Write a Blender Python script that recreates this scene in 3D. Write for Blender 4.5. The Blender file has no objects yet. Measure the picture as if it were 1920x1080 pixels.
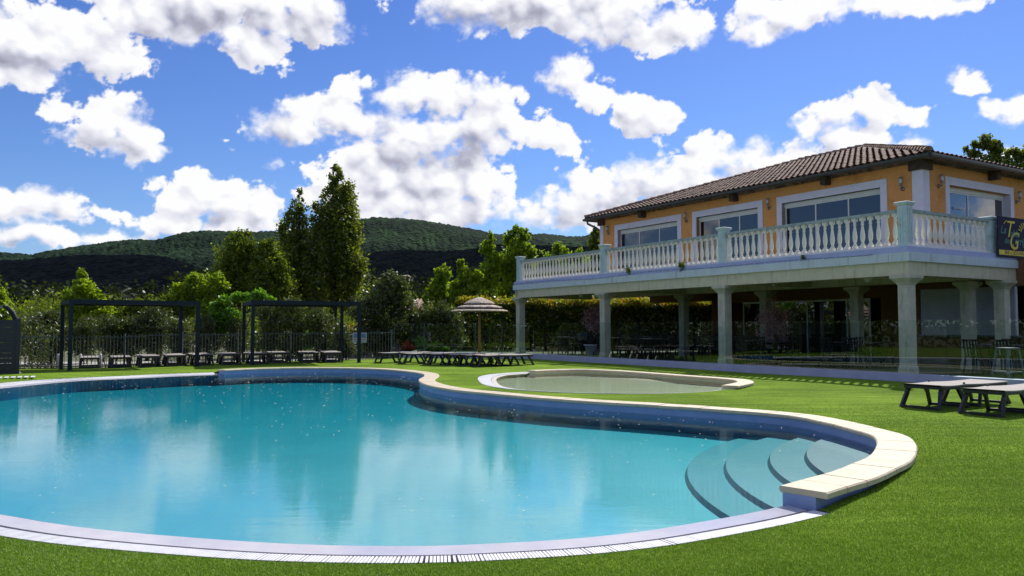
import bpy, math, random
import numpy as np
from math import sin, cos, pi, radians, atan2, sqrt
from mathutils import Vector, Matrix
from mathutils.geometry import delaunay_2d_cdt

random.seed(7); RNG = np.random.default_rng(7)
SC = bpy.context.scene
COL = SC.collection

# ------------------------------------------------------------------ camera
H = 1.40
F = 1493.0
TH = math.atan(73.0 / F)
cam_d = bpy.data.cameras.new('camera'); cam = bpy.data.objects.new('camera', cam_d); COL.objects.link(cam)
cam.location = (0, 0, H); cam.rotation_euler = (pi / 2 + TH, 0, 0)
cam_d.sensor_width = 36; cam_d.lens = F / 1920 * 36; cam_d.clip_start = .05; cam_d.clip_end = 20000
SC.camera = cam

# ------------------------------------------------------------------ light
SUN_EL = radians(44); SUN_AZ = atan2(.47, .88)       # azimuth from +Y towards +X
sd = Vector((sin(SUN_AZ) * cos(SUN_EL), cos(SUN_AZ) * cos(SUN_EL), sin(SUN_EL)))
sun_d = bpy.data.lights.new('sun', 'SUN'); sun = bpy.data.objects.new('sun', sun_d); COL.objects.link(sun)
sun.rotation_euler = sd.to_track_quat('Z', 'Y').to_euler(); sun.location = (0, 0, 60)
sun_d.energy = 5.0; sun_d.angle = radians(.5); sun_d.color = (1, .95, .87)
SC.view_settings.view_transform = 'Standard'; SC.view_settings.look = 'None'
SC.view_settings.gamma = 1; SC.view_settings.use_curve_mapping = False
SC.view_settings.exposure = 0.14
SC.cycles.max_bounces = 8; SC.cycles.diffuse_bounces = 3; SC.cycles.glossy_bounces = 4
SC.cycles.transparent_max_bounces = 24; SC.cycles.transmission_bounces = 4
SC.cycles.caustics_reflective = False; SC.cycles.caustics_refractive = False
SC.cycles.volume_bounces = 0
SC.cycles.sample_clamp_indirect = 4

def ray(px, py):
    f, r, u = F, px - 960.0, 540.0 - py
    return Vector((r, f * cos(TH) - u * sin(TH), f * sin(TH) + u * cos(TH)))
def at_z(px, py, z):
    d = ray(px, py); k = (z - H) / d.z
    return Vector((d.x * k, d.y * k, z))
def at_y(px, py, Y):
    d = ray(px, py); k = Y / d.y
    return Vector((d.x * k, Y, H + d.z * k))

# ------------------------------------------------------------------ node helpers
class NT:
    def __init__(s, tree): s.t = tree; s.n = tree.nodes; s.l = tree.links
    def new(s, typ, **kw):
        n = s.n.new(typ)
        for k, v in kw.items(): setattr(n, k, v)
        return n
    def set(s, sock, v):
        if isinstance(v, bpy.types.NodeSocket): s.l.new(v, sock)
        else: sock.default_value = v
    def math(s, op, a, b=None, c=None, clamp=False):
        n = s.new('ShaderNodeMath', operation=op, use_clamp=clamp); s.set(n.inputs[0], a)
        if b is not None: s.set(n.inputs[1], b)
        if c is not None: s.set(n.inputs[2], c)
        return n.outputs[0]
    def vmath(s, op, a, b=None, out=0):
        n = s.new('ShaderNodeVectorMath', operation=op); s.set(n.inputs[0], a)
        if b is not None: s.set(n.inputs[1], b)
        return n.outputs[out]
    def noise(s, vec, scale, detail=4, rough=.5, dist=0, typ='FBM'):
        n = s.new('ShaderNodeTexNoise'); n.noise_type = typ
        if vec is not None: s.l.new(vec, n.inputs['Vector'])
        n.inputs['Scale'].default_value = scale; n.inputs['Detail'].default_value = detail
        n.inputs['Roughness'].default_value = rough; n.inputs['Distortion'].default_value = dist
        return n
    def ramp(s, fac, stops, interp='LINEAR'):
        n = s.new('ShaderNodeValToRGB'); s.l.new(fac, n.inputs[0]); cr = n.color_ramp; cr.interpolation = interp
        while len(cr.elements) < len(stops): cr.elements.new(.5)
        for e, (p, c) in zip(cr.elements, stops):
            e.position = p; e.color = (*c, 1) if len(c) == 3 else c
        return n.outputs[0]
    def mixc(s, fac, a, b, mode='MIX'):
        n = s.new('ShaderNodeMix', data_type='RGBA', blend_type=mode); s.set(n.inputs[0], fac)
        for i, v in ((6, a), (7, b)):
            if isinstance(v, tuple): v = (*v, 1) if len(v) == 3 else v
            s.set(n.inputs[i], v)
        return n.outputs[2]
    def sstep(s, x, lo, hi):
        n = s.new('ShaderNodeMapRange', interpolation_type='SMOOTHSTEP'); s.set(n.inputs[0], x)
        n.inputs[1].default_value = lo; n.inputs[2].default_value = hi
        return n.outputs[0]

CLOUD_E = .90
# ------------------------------------------------------------------ world: Nishita sky with cumulus
W = bpy.data.worlds.new('World'); SC.world = W; W.use_nodes = True
w = NT(W.node_tree); w.n.clear()
out = w.new('ShaderNodeOutputWorld'); bg = w.new('ShaderNodeBackground'); bg.inputs[1].default_value = .08
w.l.new(bg.outputs[0], out.inputs[0])
sky = w.new('ShaderNodeTexSky', sky_type='NISHITA'); sky.sun_disc = False
sky.sun_elevation = SUN_EL; sky.sun_rotation = SUN_AZ; sky.altitude = 200; sky.air_density = 1.0; sky.dust_density = .3; sky.ozone_density = 3.0
tc = w.new('ShaderNodeTexCoord'); dirv = w.vmath('NORMALIZE', tc.outputs['Generated'])
sep = w.new('ShaderNodeSeparateXYZ'); w.l.new(dirv, sep.inputs[0])
az = w.math('ARCTAN2', sep.outputs[0], sep.outputs[1]); el = w.math('ARCSINE', sep.outputs[2])
cmb = w.new('ShaderNodeCombineXYZ'); w.l.new(az, cmb.inputs[0]); w.l.new(el, cmb.inputs[1]); P0_ = cmb.outputs[0]
CL = [(50,70,230,85),(0,110,130,75),(200,110,85,42),(400,20,250,58),(300,35,150,48),(465,75,85,38,-20),(600,35,62,66),(545,5,110,30),(500,118,16,8),
 (125,212,50,24),(215,225,62,48),(190,268,80,36),(262,270,58,42,-45),
 (40,385,120,42),(120,400,75,32),(60,440,105,25),(205,405,42,12),(190,448,110,18),
 (390,385,118,48),(350,345,38,26),(430,360,38,24),(492,398,38,36),(400,430,170,24),(512,308,32,16),(577,310,22,12),(418,265,9,5),(436,286,14,7),
 (535,232,84,46),(560,192,40,24),(655,165,42,38),(650,220,90,50),(765,175,70,46),(850,185,75,48),(930,190,62,48),(905,240,125,58),(1030,258,72,30,-20),
 (765,250,130,60),(700,300,85,60),(730,350,120,80),(820,330,120,66),(900,365,70,42),(640,360,70,60),(870,400,120,35),(740,420,130,38),(570,365,28,24),
 (1190,332,84,46),(1110,345,80,38),(1060,385,90,38),(1130,405,220,38),(1000,402,60,26),
 (1062,140,50,32),(1120,180,58,32,-20),(1200,212,84,44,-25),(1232,242,50,30),(1238,290,14,10),
 (1330,300,72,44),(1420,286,70,38),(1480,310,100,44),(1300,345,160,50),(1560,220,66,34),(1525,230,30,40),(1645,195,52,42,-20),(1655,170,24,34),(1700,220,48,18),(1600,265,110,40),(1690,268,60,22),(1735,205,36,7),
 (1805,155,44,26,-40),(1845,205,52,18,-30),(1905,215,42,34),(1890,290,50,28),
 (1050,12,300,52),(900,5,150,36),(1150,55,160,42,-8),(1285,48,70,44),(1250,98,34,12),
 (1440,55,72,32),(1560,12,210,34),(1760,8,150,20),(1420,20,56,32)]
GR = [(400,30,170,42,.75),(20,118,110,20,.8),(930,15,230,36,1),(60,30,110,30,.35),(195,276,80,22,.7),(870,290,85,28,.8),(760,325,110,50,.55),(700,235,60,20,.3),(860,405,130,20,.6),
      (1200,372,100,34,.5),(1190,215,60,24,.35),(1430,335,100,30,.45),(545,246,80,15,.45),(20,455,80,16,.8),(410,412,110,14,.5),(1600,238,70,16,.45),(1100,40,130,24,.45),(600,20,60,20,.3),(380,95,60,12,.5),(1060,400,90,24,.4)]
def azel(px, py):
    d = ray(px, py).normalized(); return atan2(d.x, d.y), math.asin(d.z)
# scattered cumulus in the rest of the sky, away from this view
far = w.math('MAXIMUM', w.sstep(w.math('ABSOLUTE', az), .62, .72), w.sstep(el, .42, .5))
fn = w.noise(w.vmath('ADD', P0_, (2.37, 5.11, 0)), 3.2, 3, .5)
fmask = w.math('MULTIPLY', far, w.sstep(w.math('ADD', fn.outputs[0], w.math('MULTIPLY', w.math('SUBTRACT', w.noise(P0_, 14, 6, .6).outputs[0], .5), .35)), .51, .59))
skc = w.mixc(1.0, sky.outputs[0], w.ramp(el, [(0, (.80, .98, 1.30)), (.22, (.68, .90, 1.36)), (.42, (.60, .83, 1.40))]), 'MULTIPLY')
fin = w.mixc(fmask, skc, (10.5, 10.3, 10.2))
w.l.new(fin, bg.inputs[0])
W.cycles.sampling_method = 'MANUAL'; W.cycles.sample_map_resolution = 512

# ------------------------------------------------------------------ materials
def mat(name):
    m = bpy.data.materials.new(name); m.use_nodes = True; t = NT(m.node_tree); t.n.clear()
    o = t.new('ShaderNodeOutputMaterial'); return m, t, o
def pmat(name, col, col2=None, scale=6, rough=.6, bump=0, bscale=60, detail=5, spec=.5, metal=0, stain=None, lo=.35, hi=.65, sscale=1.2, bdist=.01, drip=False):
    m, t, o = mat(name); p = t.new('ShaderNodeBsdfPrincipled'); t.l.new(p.outputs[0], o.inputs[0])
    c = t.new('ShaderNodeTexCoord').outputs['Object']
    n = t.noise(c, scale, detail, .6)
    cc = t.ramp(n.outputs[0], [(lo, col), (hi, col2 or tuple(x * .82 for x in col))])
    if stain:
        if drip:
            dm = t.new('ShaderNodeMapping'); t.l.new(c, dm.inputs[0]); dm.inputs['Scale'].default_value = (4.5, 4.5, .55); cd = dm.outputs[0]
        else: cd = c
        n2 = t.noise(cd, sscale, 6, .7); f = t.sstep(n2.outputs[0], .52, .75)
        cc = t.mixc(f, cc, stain)
    t.l.new(cc, p.inputs['Base Color']); p.inputs['Roughness'].default_value = rough
    p.inputs['Specular IOR Level'].default_value = spec; p.inputs['Metallic'].default_value = metal
    if bump:
        b = t.new('ShaderNodeBump'); b.inputs['Strength'].default_value = bump; b.inputs['Distance'].default_value = bdist
        n3 = t.noise(c, bscale, 4, .6); t.l.new(n3.outputs[0], b.inputs['Height']); t.l.new(b.outputs[0], p.inputs['Normal'])
    return m
def leafmat(name, stops, trans=.5, gloss=.12, rough=.35):
    gloss = gloss * .5
    m, t, o = mat(name)
    a = t.new('ShaderNodeAttribute', attribute_name='rnd'); c = t.ramp(a.outputs['Fac'], stops)
    d = t.new('ShaderNodeBsdfDiffuse'); t.l.new(c, d.inputs[0])
    tr = t.new('ShaderNodeBsdfTranslucent'); t.l.new(t.mixc(1.0, c, (1.25, 1.3, .7), 'MULTIPLY'), tr.inputs[0])
    mx = t.new('ShaderNodeMixShader'); mx.inputs[0].default_value = trans; t.l.new(d.outputs[0], mx.inputs[1]); t.l.new(tr.outputs[0], mx.inputs[2])
    g = t.new('ShaderNodeBsdfGlossy'); g.inputs['Roughness'].default_value = rough; g.inputs[0].default_value = (.9, .95, 1, 1)
    m2 = t.new('ShaderNodeMixShader'); m2.inputs[0].default_value = gloss; t.l.new(mx.outputs[0], m2.inputs[1]); t.l.new(g.outputs[0], m2.inputs[2])
    t.l.new(m2.outputs[0], o.inputs[0]); return m
def glassmat(name, tint, ior=1.5, boost=1.0):
    m, t, o = mat(name)
    tr = t.new('ShaderNodeBsdfTransparent'); tr.inputs[0].default_value = (*tint, 1)
    g = t.new('ShaderNodeBsdfGlossy'); g.inputs['Roughness'].default_value = .0; g.inputs[0].default_value = (1, 1, 1, 1)
    fr = t.new('ShaderNodeFresnel'); fr.inputs[0].default_value = ior
    gm = t.new('ShaderNodeNewGeometry'); mx = t.new('ShaderNodeMixShader'); t.l.new(t.math('MULTIPLY', t.math('MULTIPLY', fr.outputs[0], boost, clamp=True), t.math('SUBTRACT', 1.0, gm.outputs['Backfacing'])), mx.inputs[0])
    t.l.new(tr.outputs[0], mx.inputs[1]); t.l.new(g.outputs[0], mx.inputs[2]); t.l.new(mx.outputs[0], o.inputs[0]); return m

M = {}
M['turf_base'] = None
def lawn_mat():
    m, t, o = mat('artificial_turf'); p = t.new('ShaderNodeBsdfPrincipled'); t.l.new(p.outputs[0], o.inputs[0])
    c = t.new('ShaderNodeTexCoord').outputs['Object']
    f1 = t.noise(c, 170, 3, .7); f2 = t.noise(c, 24, 5, .7); f3 = t.noise(c, .55, 3, .5)
    s = t.math('ADD', t.math('MULTIPLY', f1.outputs[0], .55), t.math('MULTIPLY', f2.outputs[0], .45))
    col = t.ramp(s, [(.34, (.062, .125, .011)), (.5, (.158, .268, .026)), (.62, (.235, .37, .05)), (.72, (.42, .54, .17))])
    big = t.ramp(f3.outputs[0], [(.35, (.78, .80, .8)), (.65, (1.18, 1.15, 1.1))])
    # brushed pile: long soft streaks
    mp = t.new('ShaderNodeMapping'); t.l.new(c, mp.inputs[0]); mp.inputs['Rotation'].default_value = (0, 0, .5); mp.inputs['Scale'].default_value = (.25, 1.6, 1)
    f4 = t.noise(mp.outputs[0], 3, 4, .55); st = t.ramp(f4.outputs[0], [(.38, (.78, .82, .78)), (.64, (1.18, 1.14, 1.12))])
    col = t.mixc(1.0, t.mixc(1.0, col, big, 'MULTIPLY'), st, 'MULTIPLY')
    t.l.new(col, p.inputs['Base Color']); p.inputs['Roughness'].default_value = .9; p.inputs['Specular IOR Level'].default_value = .03
    b = t.new('ShaderNodeBump'); b.inputs['Strength'].default_value = .9; b.inputs['Distance'].default_value = .03
    t.l.new(s, b.inputs['Height']); t.l.new(b.outputs[0], p.inputs['Normal'])
    return m
M['lawn'] = lawn_mat()
M['soil'] = pmat('soil_and_weeds', (.06, .085, .02), (.16, .15, .08), 1.5, .9, .5, 12)
M['path'] = pmat('pale_path', (.42, .40, .38), (.34, .33, .31), 3, .8, .2, 40)
M['coping'] = pmat('cream_coping_stone', (.60, .51, .37), (.51, .43, .30), 5, .65, .12, 90, stain=(.50, .43, .31), sscale=3)
M['coping2'] = pmat('cream_coping_stone_weathered', (.55, .51, .38), (.44, .42, .3), 6, .7, .15, 90)
M['lip'] = pmat('lavender_overflow_lip', (.56, .54, .59), (.49, .475, .53), 4, .12, .04, 30, spec=.7)
M['poolwall'] = pmat('grey_blue_pool_lining', (.25, .33, .58), (.21, .29, .52), 3, .5, .05, 60)
M['white_plastic'] = pmat('white_plastic_grating', (.82, .82, .84), (.76, .76, .78), 8, .4)
M['channel'] = pmat('dark_gutter_channel', (.06, .055, .07), (.03, .03, .04), 8, .6)
M['kidlip'] = pmat('pale_paddling_pool_lip', (.62, .60, .56), (.56, .53, .48), 6, .4)
M['kidwall'] = pmat('sandy_paddling_pool_lining', (.64, .61, .42), (.55, .54, .37), 4, .5)
def poolfloor_mat(name, c1, c2):
    m, t, o = mat(name); p = t.new('ShaderNodeBsdfPrincipled'); t.l.new(p.outputs[0], o.inputs[0])
    c = t.new('ShaderNodeTexCoord').outputs['Object']
    n = t.noise(c, 1.1, 5, .6); col = t.ramp(n.outputs[0], [(.35, c1), (.65, c2)])
    n2 = t.noise(c, 9, 4, .6)
    col = t.mixc(.10, col, n2.outputs[1]); t.l.new(col, p.inputs['Base Color']); p.inputs['Roughness'].default_value = .6
    return m
M['poolfloor'] = poolfloor_mat('grey_pool_floor', (.41, .53, .62), (.37, .48, .57))
M['step'] = poolfloor_mat('grey_pool_step', (.28, .33, .42), (.25, .30, .39))
M['kidfloor'] = poolfloor_mat('sandy_pool_floor', (.78, .74, .52), (.70, .68, .48))
def water_mat(name, absorb, dens, rs=1.0):
    m, t, o = mat(name)
    c = t.new('ShaderNodeTexCoord').outputs['Object']
    mp = t.new('ShaderNodeMapping'); t.l.new(c, mp.inputs[0]); mp.inputs['Scale'].default_value = (.6, 2.0, 1); mp.inputs['Rotation'].default_value = (0, 0, .15)
    n1 = t.noise(mp.outputs[0], 4.2, 2, .5, .4); n2 = t.noise(mp.outputs[0], 20, 3, .55, .5); n4 = t.noise(c, .35, 2, .5)
    amp = t.sstep(n4.outputs[0], .38, .62)
    hgt = t.math('ADD', t.math('MULTIPLY', n1.outputs[0], .42), t.math('MULTIPLY', n2.outputs[0], t.math('MULTIPLY_ADD', amp, .42, .16)))
    b = t.new('ShaderNodeBump'); b.inputs['Strength'].default_value = .028 * rs; b.inputs['Distance'].default_value = .06; t.l.new(hgt, b.inputs['Height'])
    tr = t.new('ShaderNodeBsdfTransparent'); tr.inputs[0].default_value = (.97, 1, 1, 1)
    g = t.new('ShaderNodeBsdfGlossy'); g.inputs['Roughness'].default_value = .0; t.l.new(b.outputs[0], g.inputs['Normal'])
    fr = t.new('ShaderNodeFresnel'); fr.inputs[0].default_value = 1.33; t.l.new(b.outputs[0], fr.inputs['Normal'])
    mx = t.new('ShaderNodeMixShader'); t.l.new(fr.outputs[0], mx.inputs[0]); t.l.new(tr.outputs[0], mx.inputs[1]); t.l.new(g.outputs[0], mx.inputs[2])
    t.l.new(mx.outputs[0], o.inputs[0])
    va = t.new('ShaderNodeVolumeAbsorption'); va.inputs[0].default_value = (*absorb, 1); va.inputs[1].default_value = dens
    t.l.new(va.outputs[0], o.inputs['Volume'])
    return m
M['water'] = water_mat('pool_water', (.14, .925, .97), 1.05)
M['kidwater'] = water_mat('paddling_pool_water', (.60, .95, .74), .35, .6)
M['orange'] = pmat('orange_render', (.78, .37, .12), (.66, .29, .085), 26, .9, .55, 120, stain=(.54, .22, .055), sscale=.9)
M['pinkwhite'] = pmat('white_lilac_trim', (.74, .70, .80), (.68, .64, .74), 5, .7, .06, 60, stain=(.62, .57, .62), sscale=2)
M['balwhite'] = pmat('weathered_white_paint', (.80, .77, .72), (.70, .68, .64), 7, .6, .15, 40, stain=(.42, .40, .36), sscale=4, drip=True)
M['railgrey'] = pmat('weathered_blue_grey_concrete', (.36, .44, .46), (.27, .31, .33), 9, .8, .3, 50, stain=(.15, .16, .16), sscale=4)
M['postblue'] = pmat('pale_blue_post_paint', (.54, .66, .68), (.47, .58, .61), 6, .7, .1, 50, stain=(.32, .38, .38), sscale=4)
M['fascia'] = pmat('pale_blue_white_fascia', (.58, .66, .72), (.52, .60, .66), 3, .6, .05, 30, stain=(.36, .40, .38), sscale=1.2, drip=True)
M['cornice'] = pmat('lilac_blue_cornice', (.42, .46, .74), (.36, .40, .66), 3, .6)
M['beam'] = pmat('cream_render_beam', (.64, .59, .43), (.55, .50, .37), 4, .85, .2, 50, stain=(.27, .24, .16), sscale=1.3, drip=True)
M['column'] = pmat('pitted_cream_stone', (.56, .53, .43), (.45, .43, .35), 5, .85, .5, 55, stain=(.26, .24, .19), sscale=1.8, drip=True)
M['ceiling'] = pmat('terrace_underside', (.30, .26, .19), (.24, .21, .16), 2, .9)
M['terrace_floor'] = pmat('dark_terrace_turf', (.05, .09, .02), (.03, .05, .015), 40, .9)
M['kerb'] = pmat('lilac_kerb_paint', (.44, .45, .66), (.37, .38, .58), 3, .6, .05, 40)
M['tile'] = pmat('weathered_brown_roof_tile', (.32, .20, .15), (.16, .11, .09), 3.5, .85, .5, 30, stain=(.075, .06, .055), sscale=1.4, detail=8)
M['gutter'] = pmat('dark_grey_gutter', (.07, .075, .085), (.05, .055, .06), 5, .4)
M['stoolgrey'] = pmat('dull_blue_grey_metal', (.07, .09, .12), (.05, .065, .09), 6, .5)
M['wood_dark'] = pmat('dark_eave_timber', (.09, .055, .04), (.04, .028, .022), 8, .8, .3, 30)
M['wood_mid'] = pmat('stained_soffit_board', (.28, .2, .15), (.06, .045, .035), 5, .8, .3, 30)
M['upvc'] = pmat('white_window_frame', (.75, .75, .73), (.70, .70, .69), 6, .35)
M['metal'] = pmat('brushed_steel', (.30, .30, .31), (.22, .22, .23), 10, .3, metal=.9)
M['frost'] = pmat('frosted_lamp_glass', (.6, .6, .62), (.5, .5, .55), 6, .15)
M['pane'] = glassmat('window_glass', (.09, .11, .17), 1.5, 2.6)
M['fenceglass'] = glassmat('green_tinted_fence_glass', (.90, .96, .94), 1.5, 1.8)
M['dark_room'] = pmat('dim_room', (.03, .03, .032), (.02, .02, .022), 2, .9)
M['anthracite'] = pmat('anthracite_powder_coat', (.012, .020, .032), (.009, .016, .026), 6, .6, spec=.2)
M['fencegrey'] = pmat('pale_grey_steel', (.085, .11, .12), (.065, .085, .095), 8, .6, spec=.3)
M['resin'] = pmat('dark_resin', (.018, .017, .028), (.013, .012, .022), 9, .38)
M['sling'] = pmat('taupe_sling_fabric', (.33, .30, .275), (.28, .255, .235), 70, .8, .2, 200)
M['cabin'] = pmat('navy_composite_cladding', (.012, .016, .028), (.008, .011, .02), 4, .6)
M['thatch'] = pmat('straw_thatch', (.80, .73, .66), (.40, .28, .19), 45, .9, .8, 60, detail=8)
M['pole'] = pmat('ochre_wood_pole', (.26, .15, .045), (.17, .095, .03), 12, .7)
M['chair'] = pmat('dark_woven_resin', (.012, .012, .014), (.008, .008, .01), 30, .7, spec=.2)
M['tabletop'] = pmat('dark_table_top', (.10, .10, .11), (.06, .06, .07), 9, .25)
M['pot'] = pmat('white_planter', (.62, .60, .66), (.52, .5, .56), 6, .5)
M['shutter'] = pmat('white_roller_shutter', (.46, .47, .54), (.40, .41, .48), 3, .5)
M['signnavy'] = pmat('navy_banner', (.014, .015, .04), (.010, .011, .03), 3, .6, spec=.15)
M['yellow'] = pmat('yellow_print', (.75, .58, .02), (.66, .5, .02), 5, .5)
M['teal'] = pmat('teal_print', (.02, .22, .20), (.02, .18, .17), 5, .5)
M['black'] = pmat('black_print', (.01, .01, .01), (.015, .015, .015), 5, .5)
M['board'] = pmat('dull_white_board', (.38, .41, .50), (.33, .36, .45), 5, .6)
M['white'] = pmat('white_print', (.75, .76, .8), (.7, .71, .75), 5, .5)
M['blueprint'] = pmat('blue_print', (.08, .16, .40), (.10, .2, .46), 14, .5)
M['redprint'] = pmat('red_print', (.35, .05, .07), (.3, .04, .06), 5, .5)
M['bark'] = pmat('grey_brown_bark', (.10, .075, .05), (.05, .038, .026), 9, .9, .5, 30)
M['barkdark'] = pmat('dark_bark', (.045, .035, .026), (.02, .016, .012), 9, .9, .5, 30)
M['greywood'] = pmat('weathered_timber_post', (.20, .17, .14), (.13, .11, .09), 9, .8)
M['stonewall'] = pmat('grey_rubble_stone', (.22, .22, .23), (.06, .06, .065), 9, .9, .6, 14)
M['cloudmat'] = pmat('cloud_white', (.9, .9, .9), (.85, .85, .85), .01, 1)
M['l_bright'] = leafmat('spring_leaf', [(0, (.13, .20, .010)), (.5, (.22, .31, .016)), (1, (.33, .42, .035))], .62, .04)
M['l_lime'] = leafmat('lime_leaf', [(0, (.07, .16, .008)), (.5, (.12, .26, .015)), (1, (.20, .36, .03))], .55, .06)
M['l_mid'] = leafmat('mid_green_leaf', [(0, (.06, .09, .008)), (.6, (.13, .18, .014)), (1, (.23, .26, .03))], .52, .04)
M['l_poplar'] = leafmat('poplar_leaf', [(0, (.06, .085, .010)), (.6, (.14, .18, .018)), (1, (.28, .30, .05))], .6, .06)
M['l_olean'] = leafmat('glossy_shrub_leaf', [(0, (.03, .045, .009)), (.6, (.075, .10, .016)), (1, (.16, .18, .04))], .45, .10, .42)
M['l_hedge'] = leafmat('photinia_leaf', [(0, (.022, .035, .006)), (.55, (.055, .085, .010)), (.8, (.11, .13, .015)), (1, (.24, .065, .02))], .35, .03)
M['l_hedgetop'] = leafmat('sunlit_photinia_tip_leaf', [(0, (.09, .12, .010)), (.55, (.20, .24, .018)), (.8, (.32, .24, .02)), (1, (.42, .12, .03))], .6, .06)  # coppery tip colours, made brighter to carry sunlight on the hedge top
M['l_wood'] = leafmat('oak_wood_leaf', [(0, (.018, .028, .008)), (.6, (.036, .052, .014)), (1, (.06, .08, .022))], .2, .03)
M['l_pink'] = leafmat('pink_blossom', [(0, (.35, .16, .2)), (.6, (.55, .30, .34)), (1, (.7, .5, .5))], .3, .03)
M['l_red'] = leafmat('red_leaf', [(0, (.22, .02, .015)), (.6, (.42, .05, .03)), (1, (.5, .16, .06))], .4, .05)
M['blade'] = leafmat('turf_blade', [(0, (.06, .13, .009)), (.45, (.142, .262, .02)), (.85, (.215, .35, .045)), (1, (.52, .62, .25))], .3, .05, .45)
M['petal'] = pmat('floating_petal', (.7, .7, .62), (.45, .4, .3), 5, .7)

# ------------------------------------------------------------------ mesh helpers
class MB:
    def __init__(s): s.v = []; s.f = []; s.sm = []
    def add(s, vs, fs, smooth=False):
        o = len(s.v); s.v += [tuple(v) for v in vs]; s.f += [tuple(i + o for i in f) for f in fs]; s.sm += [smooth] * len(fs)
    def box(s, x0, x1, y0, y1, z0, z1, m=None):
        vs = [Vector(p) for p in ((x0,y0,z0),(x1,y0,z0),(x1,y1,z0),(x0,y1,z0),(x0,y0,z1),(x1,y0,z1),(x1,y1,z1),(x0,y1,z1))]
        if m: vs = [m @ v for v in vs]
        s.add(vs, [(0,3,2,1),(4,5,6,7),(0,1,5,4),(1,2,6,5),(2,3,7,6),(3,0,4,7)])
    def bar(s, a, b, wd, ht, up=(0, 0, 1)):
        a = Vector(a); b = Vector(b); d = (b - a); L = d.length
        if L < 1e-6: return
        d /= L; upv = Vector(up)
        if abs(d.dot(upv)) > .98: upv = Vector((0, 1, 0)) if abs(d.y) < .9 else Vector((1, 0, 0))
        sx = d.cross(upv).normalized(); sz = sx.cross(d)
        vs = []
        for p in (a, b):
            for i, j in ((-1,-1),(1,-1),(1,1),(-1,1)): vs.append(p + sx * wd / 2 * i + sz * ht / 2 * j)
        s.add(vs, [(0,1,2,3),(7,6,5,4),(0,4,5,1),(1,5,6,2),(2,6,7,3),(3,7,4,0)])
    def tube(s, pts, rs, n=8, caps=True):
        pts = [Vector(p) for p in pts]
        if not hasattr(rs, '__len__'): rs = [rs] * len(pts)
        o = []; prev = None
        for i, p in enumerate(pts):
            d = (pts[min(i + 1, len(pts) - 1)] - pts[max(i - 1, 0)]).normalized()
            if prev is None: x = d.orthogonal().normalized()
            else: x = (prev - d * prev.dot(d)).normalized()
            prev = x; y = d.cross(x)
            o += [p + (x * cos(2 * pi * k / n) + y * sin(2 * pi * k / n)) * rs[i] for k in range(n)]
        fs = [(i*n+k, i*n+(k+1)%n, (i+1)*n+(k+1)%n, (i+1)*n+k) for i in range(len(pts)-1) for k in range(n)]
        if caps: fs += [tuple(range(n))[::-1], tuple(range((len(pts)-1)*n, len(pts)*n))]
        s.add(o, fs, True)
    def lathe(s, prof, n=12, c=(0, 0, 0)):
        o = [(c[0] + r * cos(2*pi*k/n), c[1] + r * sin(2*pi*k/n), c[2] + z) for r, z in prof for k in range(n)]
        fs = [(i*n+k, i*n+(k+1)%n, (i+1)*n+(k+1)%n, (i+1)*n+k) for i in range(len(prof)-1) for k in range(n)]
        fs += [tuple(range(n))[::-1], tuple(range((len(prof)-1)*n, len(prof)*n))]
        s.add(o, fs, True)
    def loft_sq(s, prof, m=None):            # square sections (half-size, z)
        o = [Vector((sx * r, sy * r, z)) for r, z in prof for sx, sy in ((-1,-1),(1,-1),(1,1),(-1,1))]
        if m: o = [m @ v for v in o]
        fs = [(i*4+k, i*4+(k+1)%4, (i+1)*4+(k+1)%4, (i+1)*4+k) for i in range(len(prof)-1) for k in range(4)]
        fs += [(3,2,1,0), tuple(range((len(prof)-1)*4, len(prof)*4))]
        s.add(o, fs)
    def mesh(s, name):
        me = bpy.data.meshes.new(name); me.from_pydata(s.v, [], s.f); me.polygons.foreach_set('use_smooth', s.sm); me.update(); return me
    def build(s, name, m, parent=None):
        o = bpy.data.objects.new(name, s.mesh(name)); COL.objects.link(o); o.data.materials.append(m)
        if parent: o.parent = parent
        return o
def tag(o, label=None, cat=None, group=None, kind=None):
    if label: o['label'] = label
    if cat: o['category'] = cat
    if group: o['group'] = group
    if kind: o['kind'] = kind
    return o
def empty(name, loc=(0, 0, 0), rz=0, label=None, cat=None, group=None):
    o = bpy.data.objects.new(name, None); COL.objects.link(o); o.location = loc; o.rotation_euler = (0, 0, rz); o.empty_display_size = .2
    return tag(o, label, cat, group)
def copy_tree(o, parent=None):
    c = o.copy(); COL.objects.link(c); c.parent = parent
    for ch in list(o.children): copy_tree(ch, c)
    return c
def quads(name, P, rnd, m, parent=None, tri=False):
    """P: (n,4,3) or (n,3,3) float array; rnd: (n,)"""
    n, k = P.shape[0], P.shape[1]
    me = bpy.data.meshes.new(name); me.vertices.add(n * k); me.vertices.foreach_set('co', P.reshape(-1).astype(np.float32))
    me.loops.add(n * k); me.loops.foreach_set('vertex_index', np.arange(n * k, dtype=np.int32))
    me.polygons.add(n); me.polygons.foreach_set('loop_start', np.arange(0, n * k, k, dtype=np.int32)); me.polygons.foreach_set('loop_total', np.full(n, k, dtype=np.int32))
    me.update(calc_edges=True)
    a = me.attributes.new('rnd', 'FLOAT', 'FACE'); a.data.foreach_set('value', rnd.astype(np.float32))
    o = bpy.data.objects.new(name, me); COL.objects.link(o); me.materials.append(m)
    if parent: o.parent = parent
    return o

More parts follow.
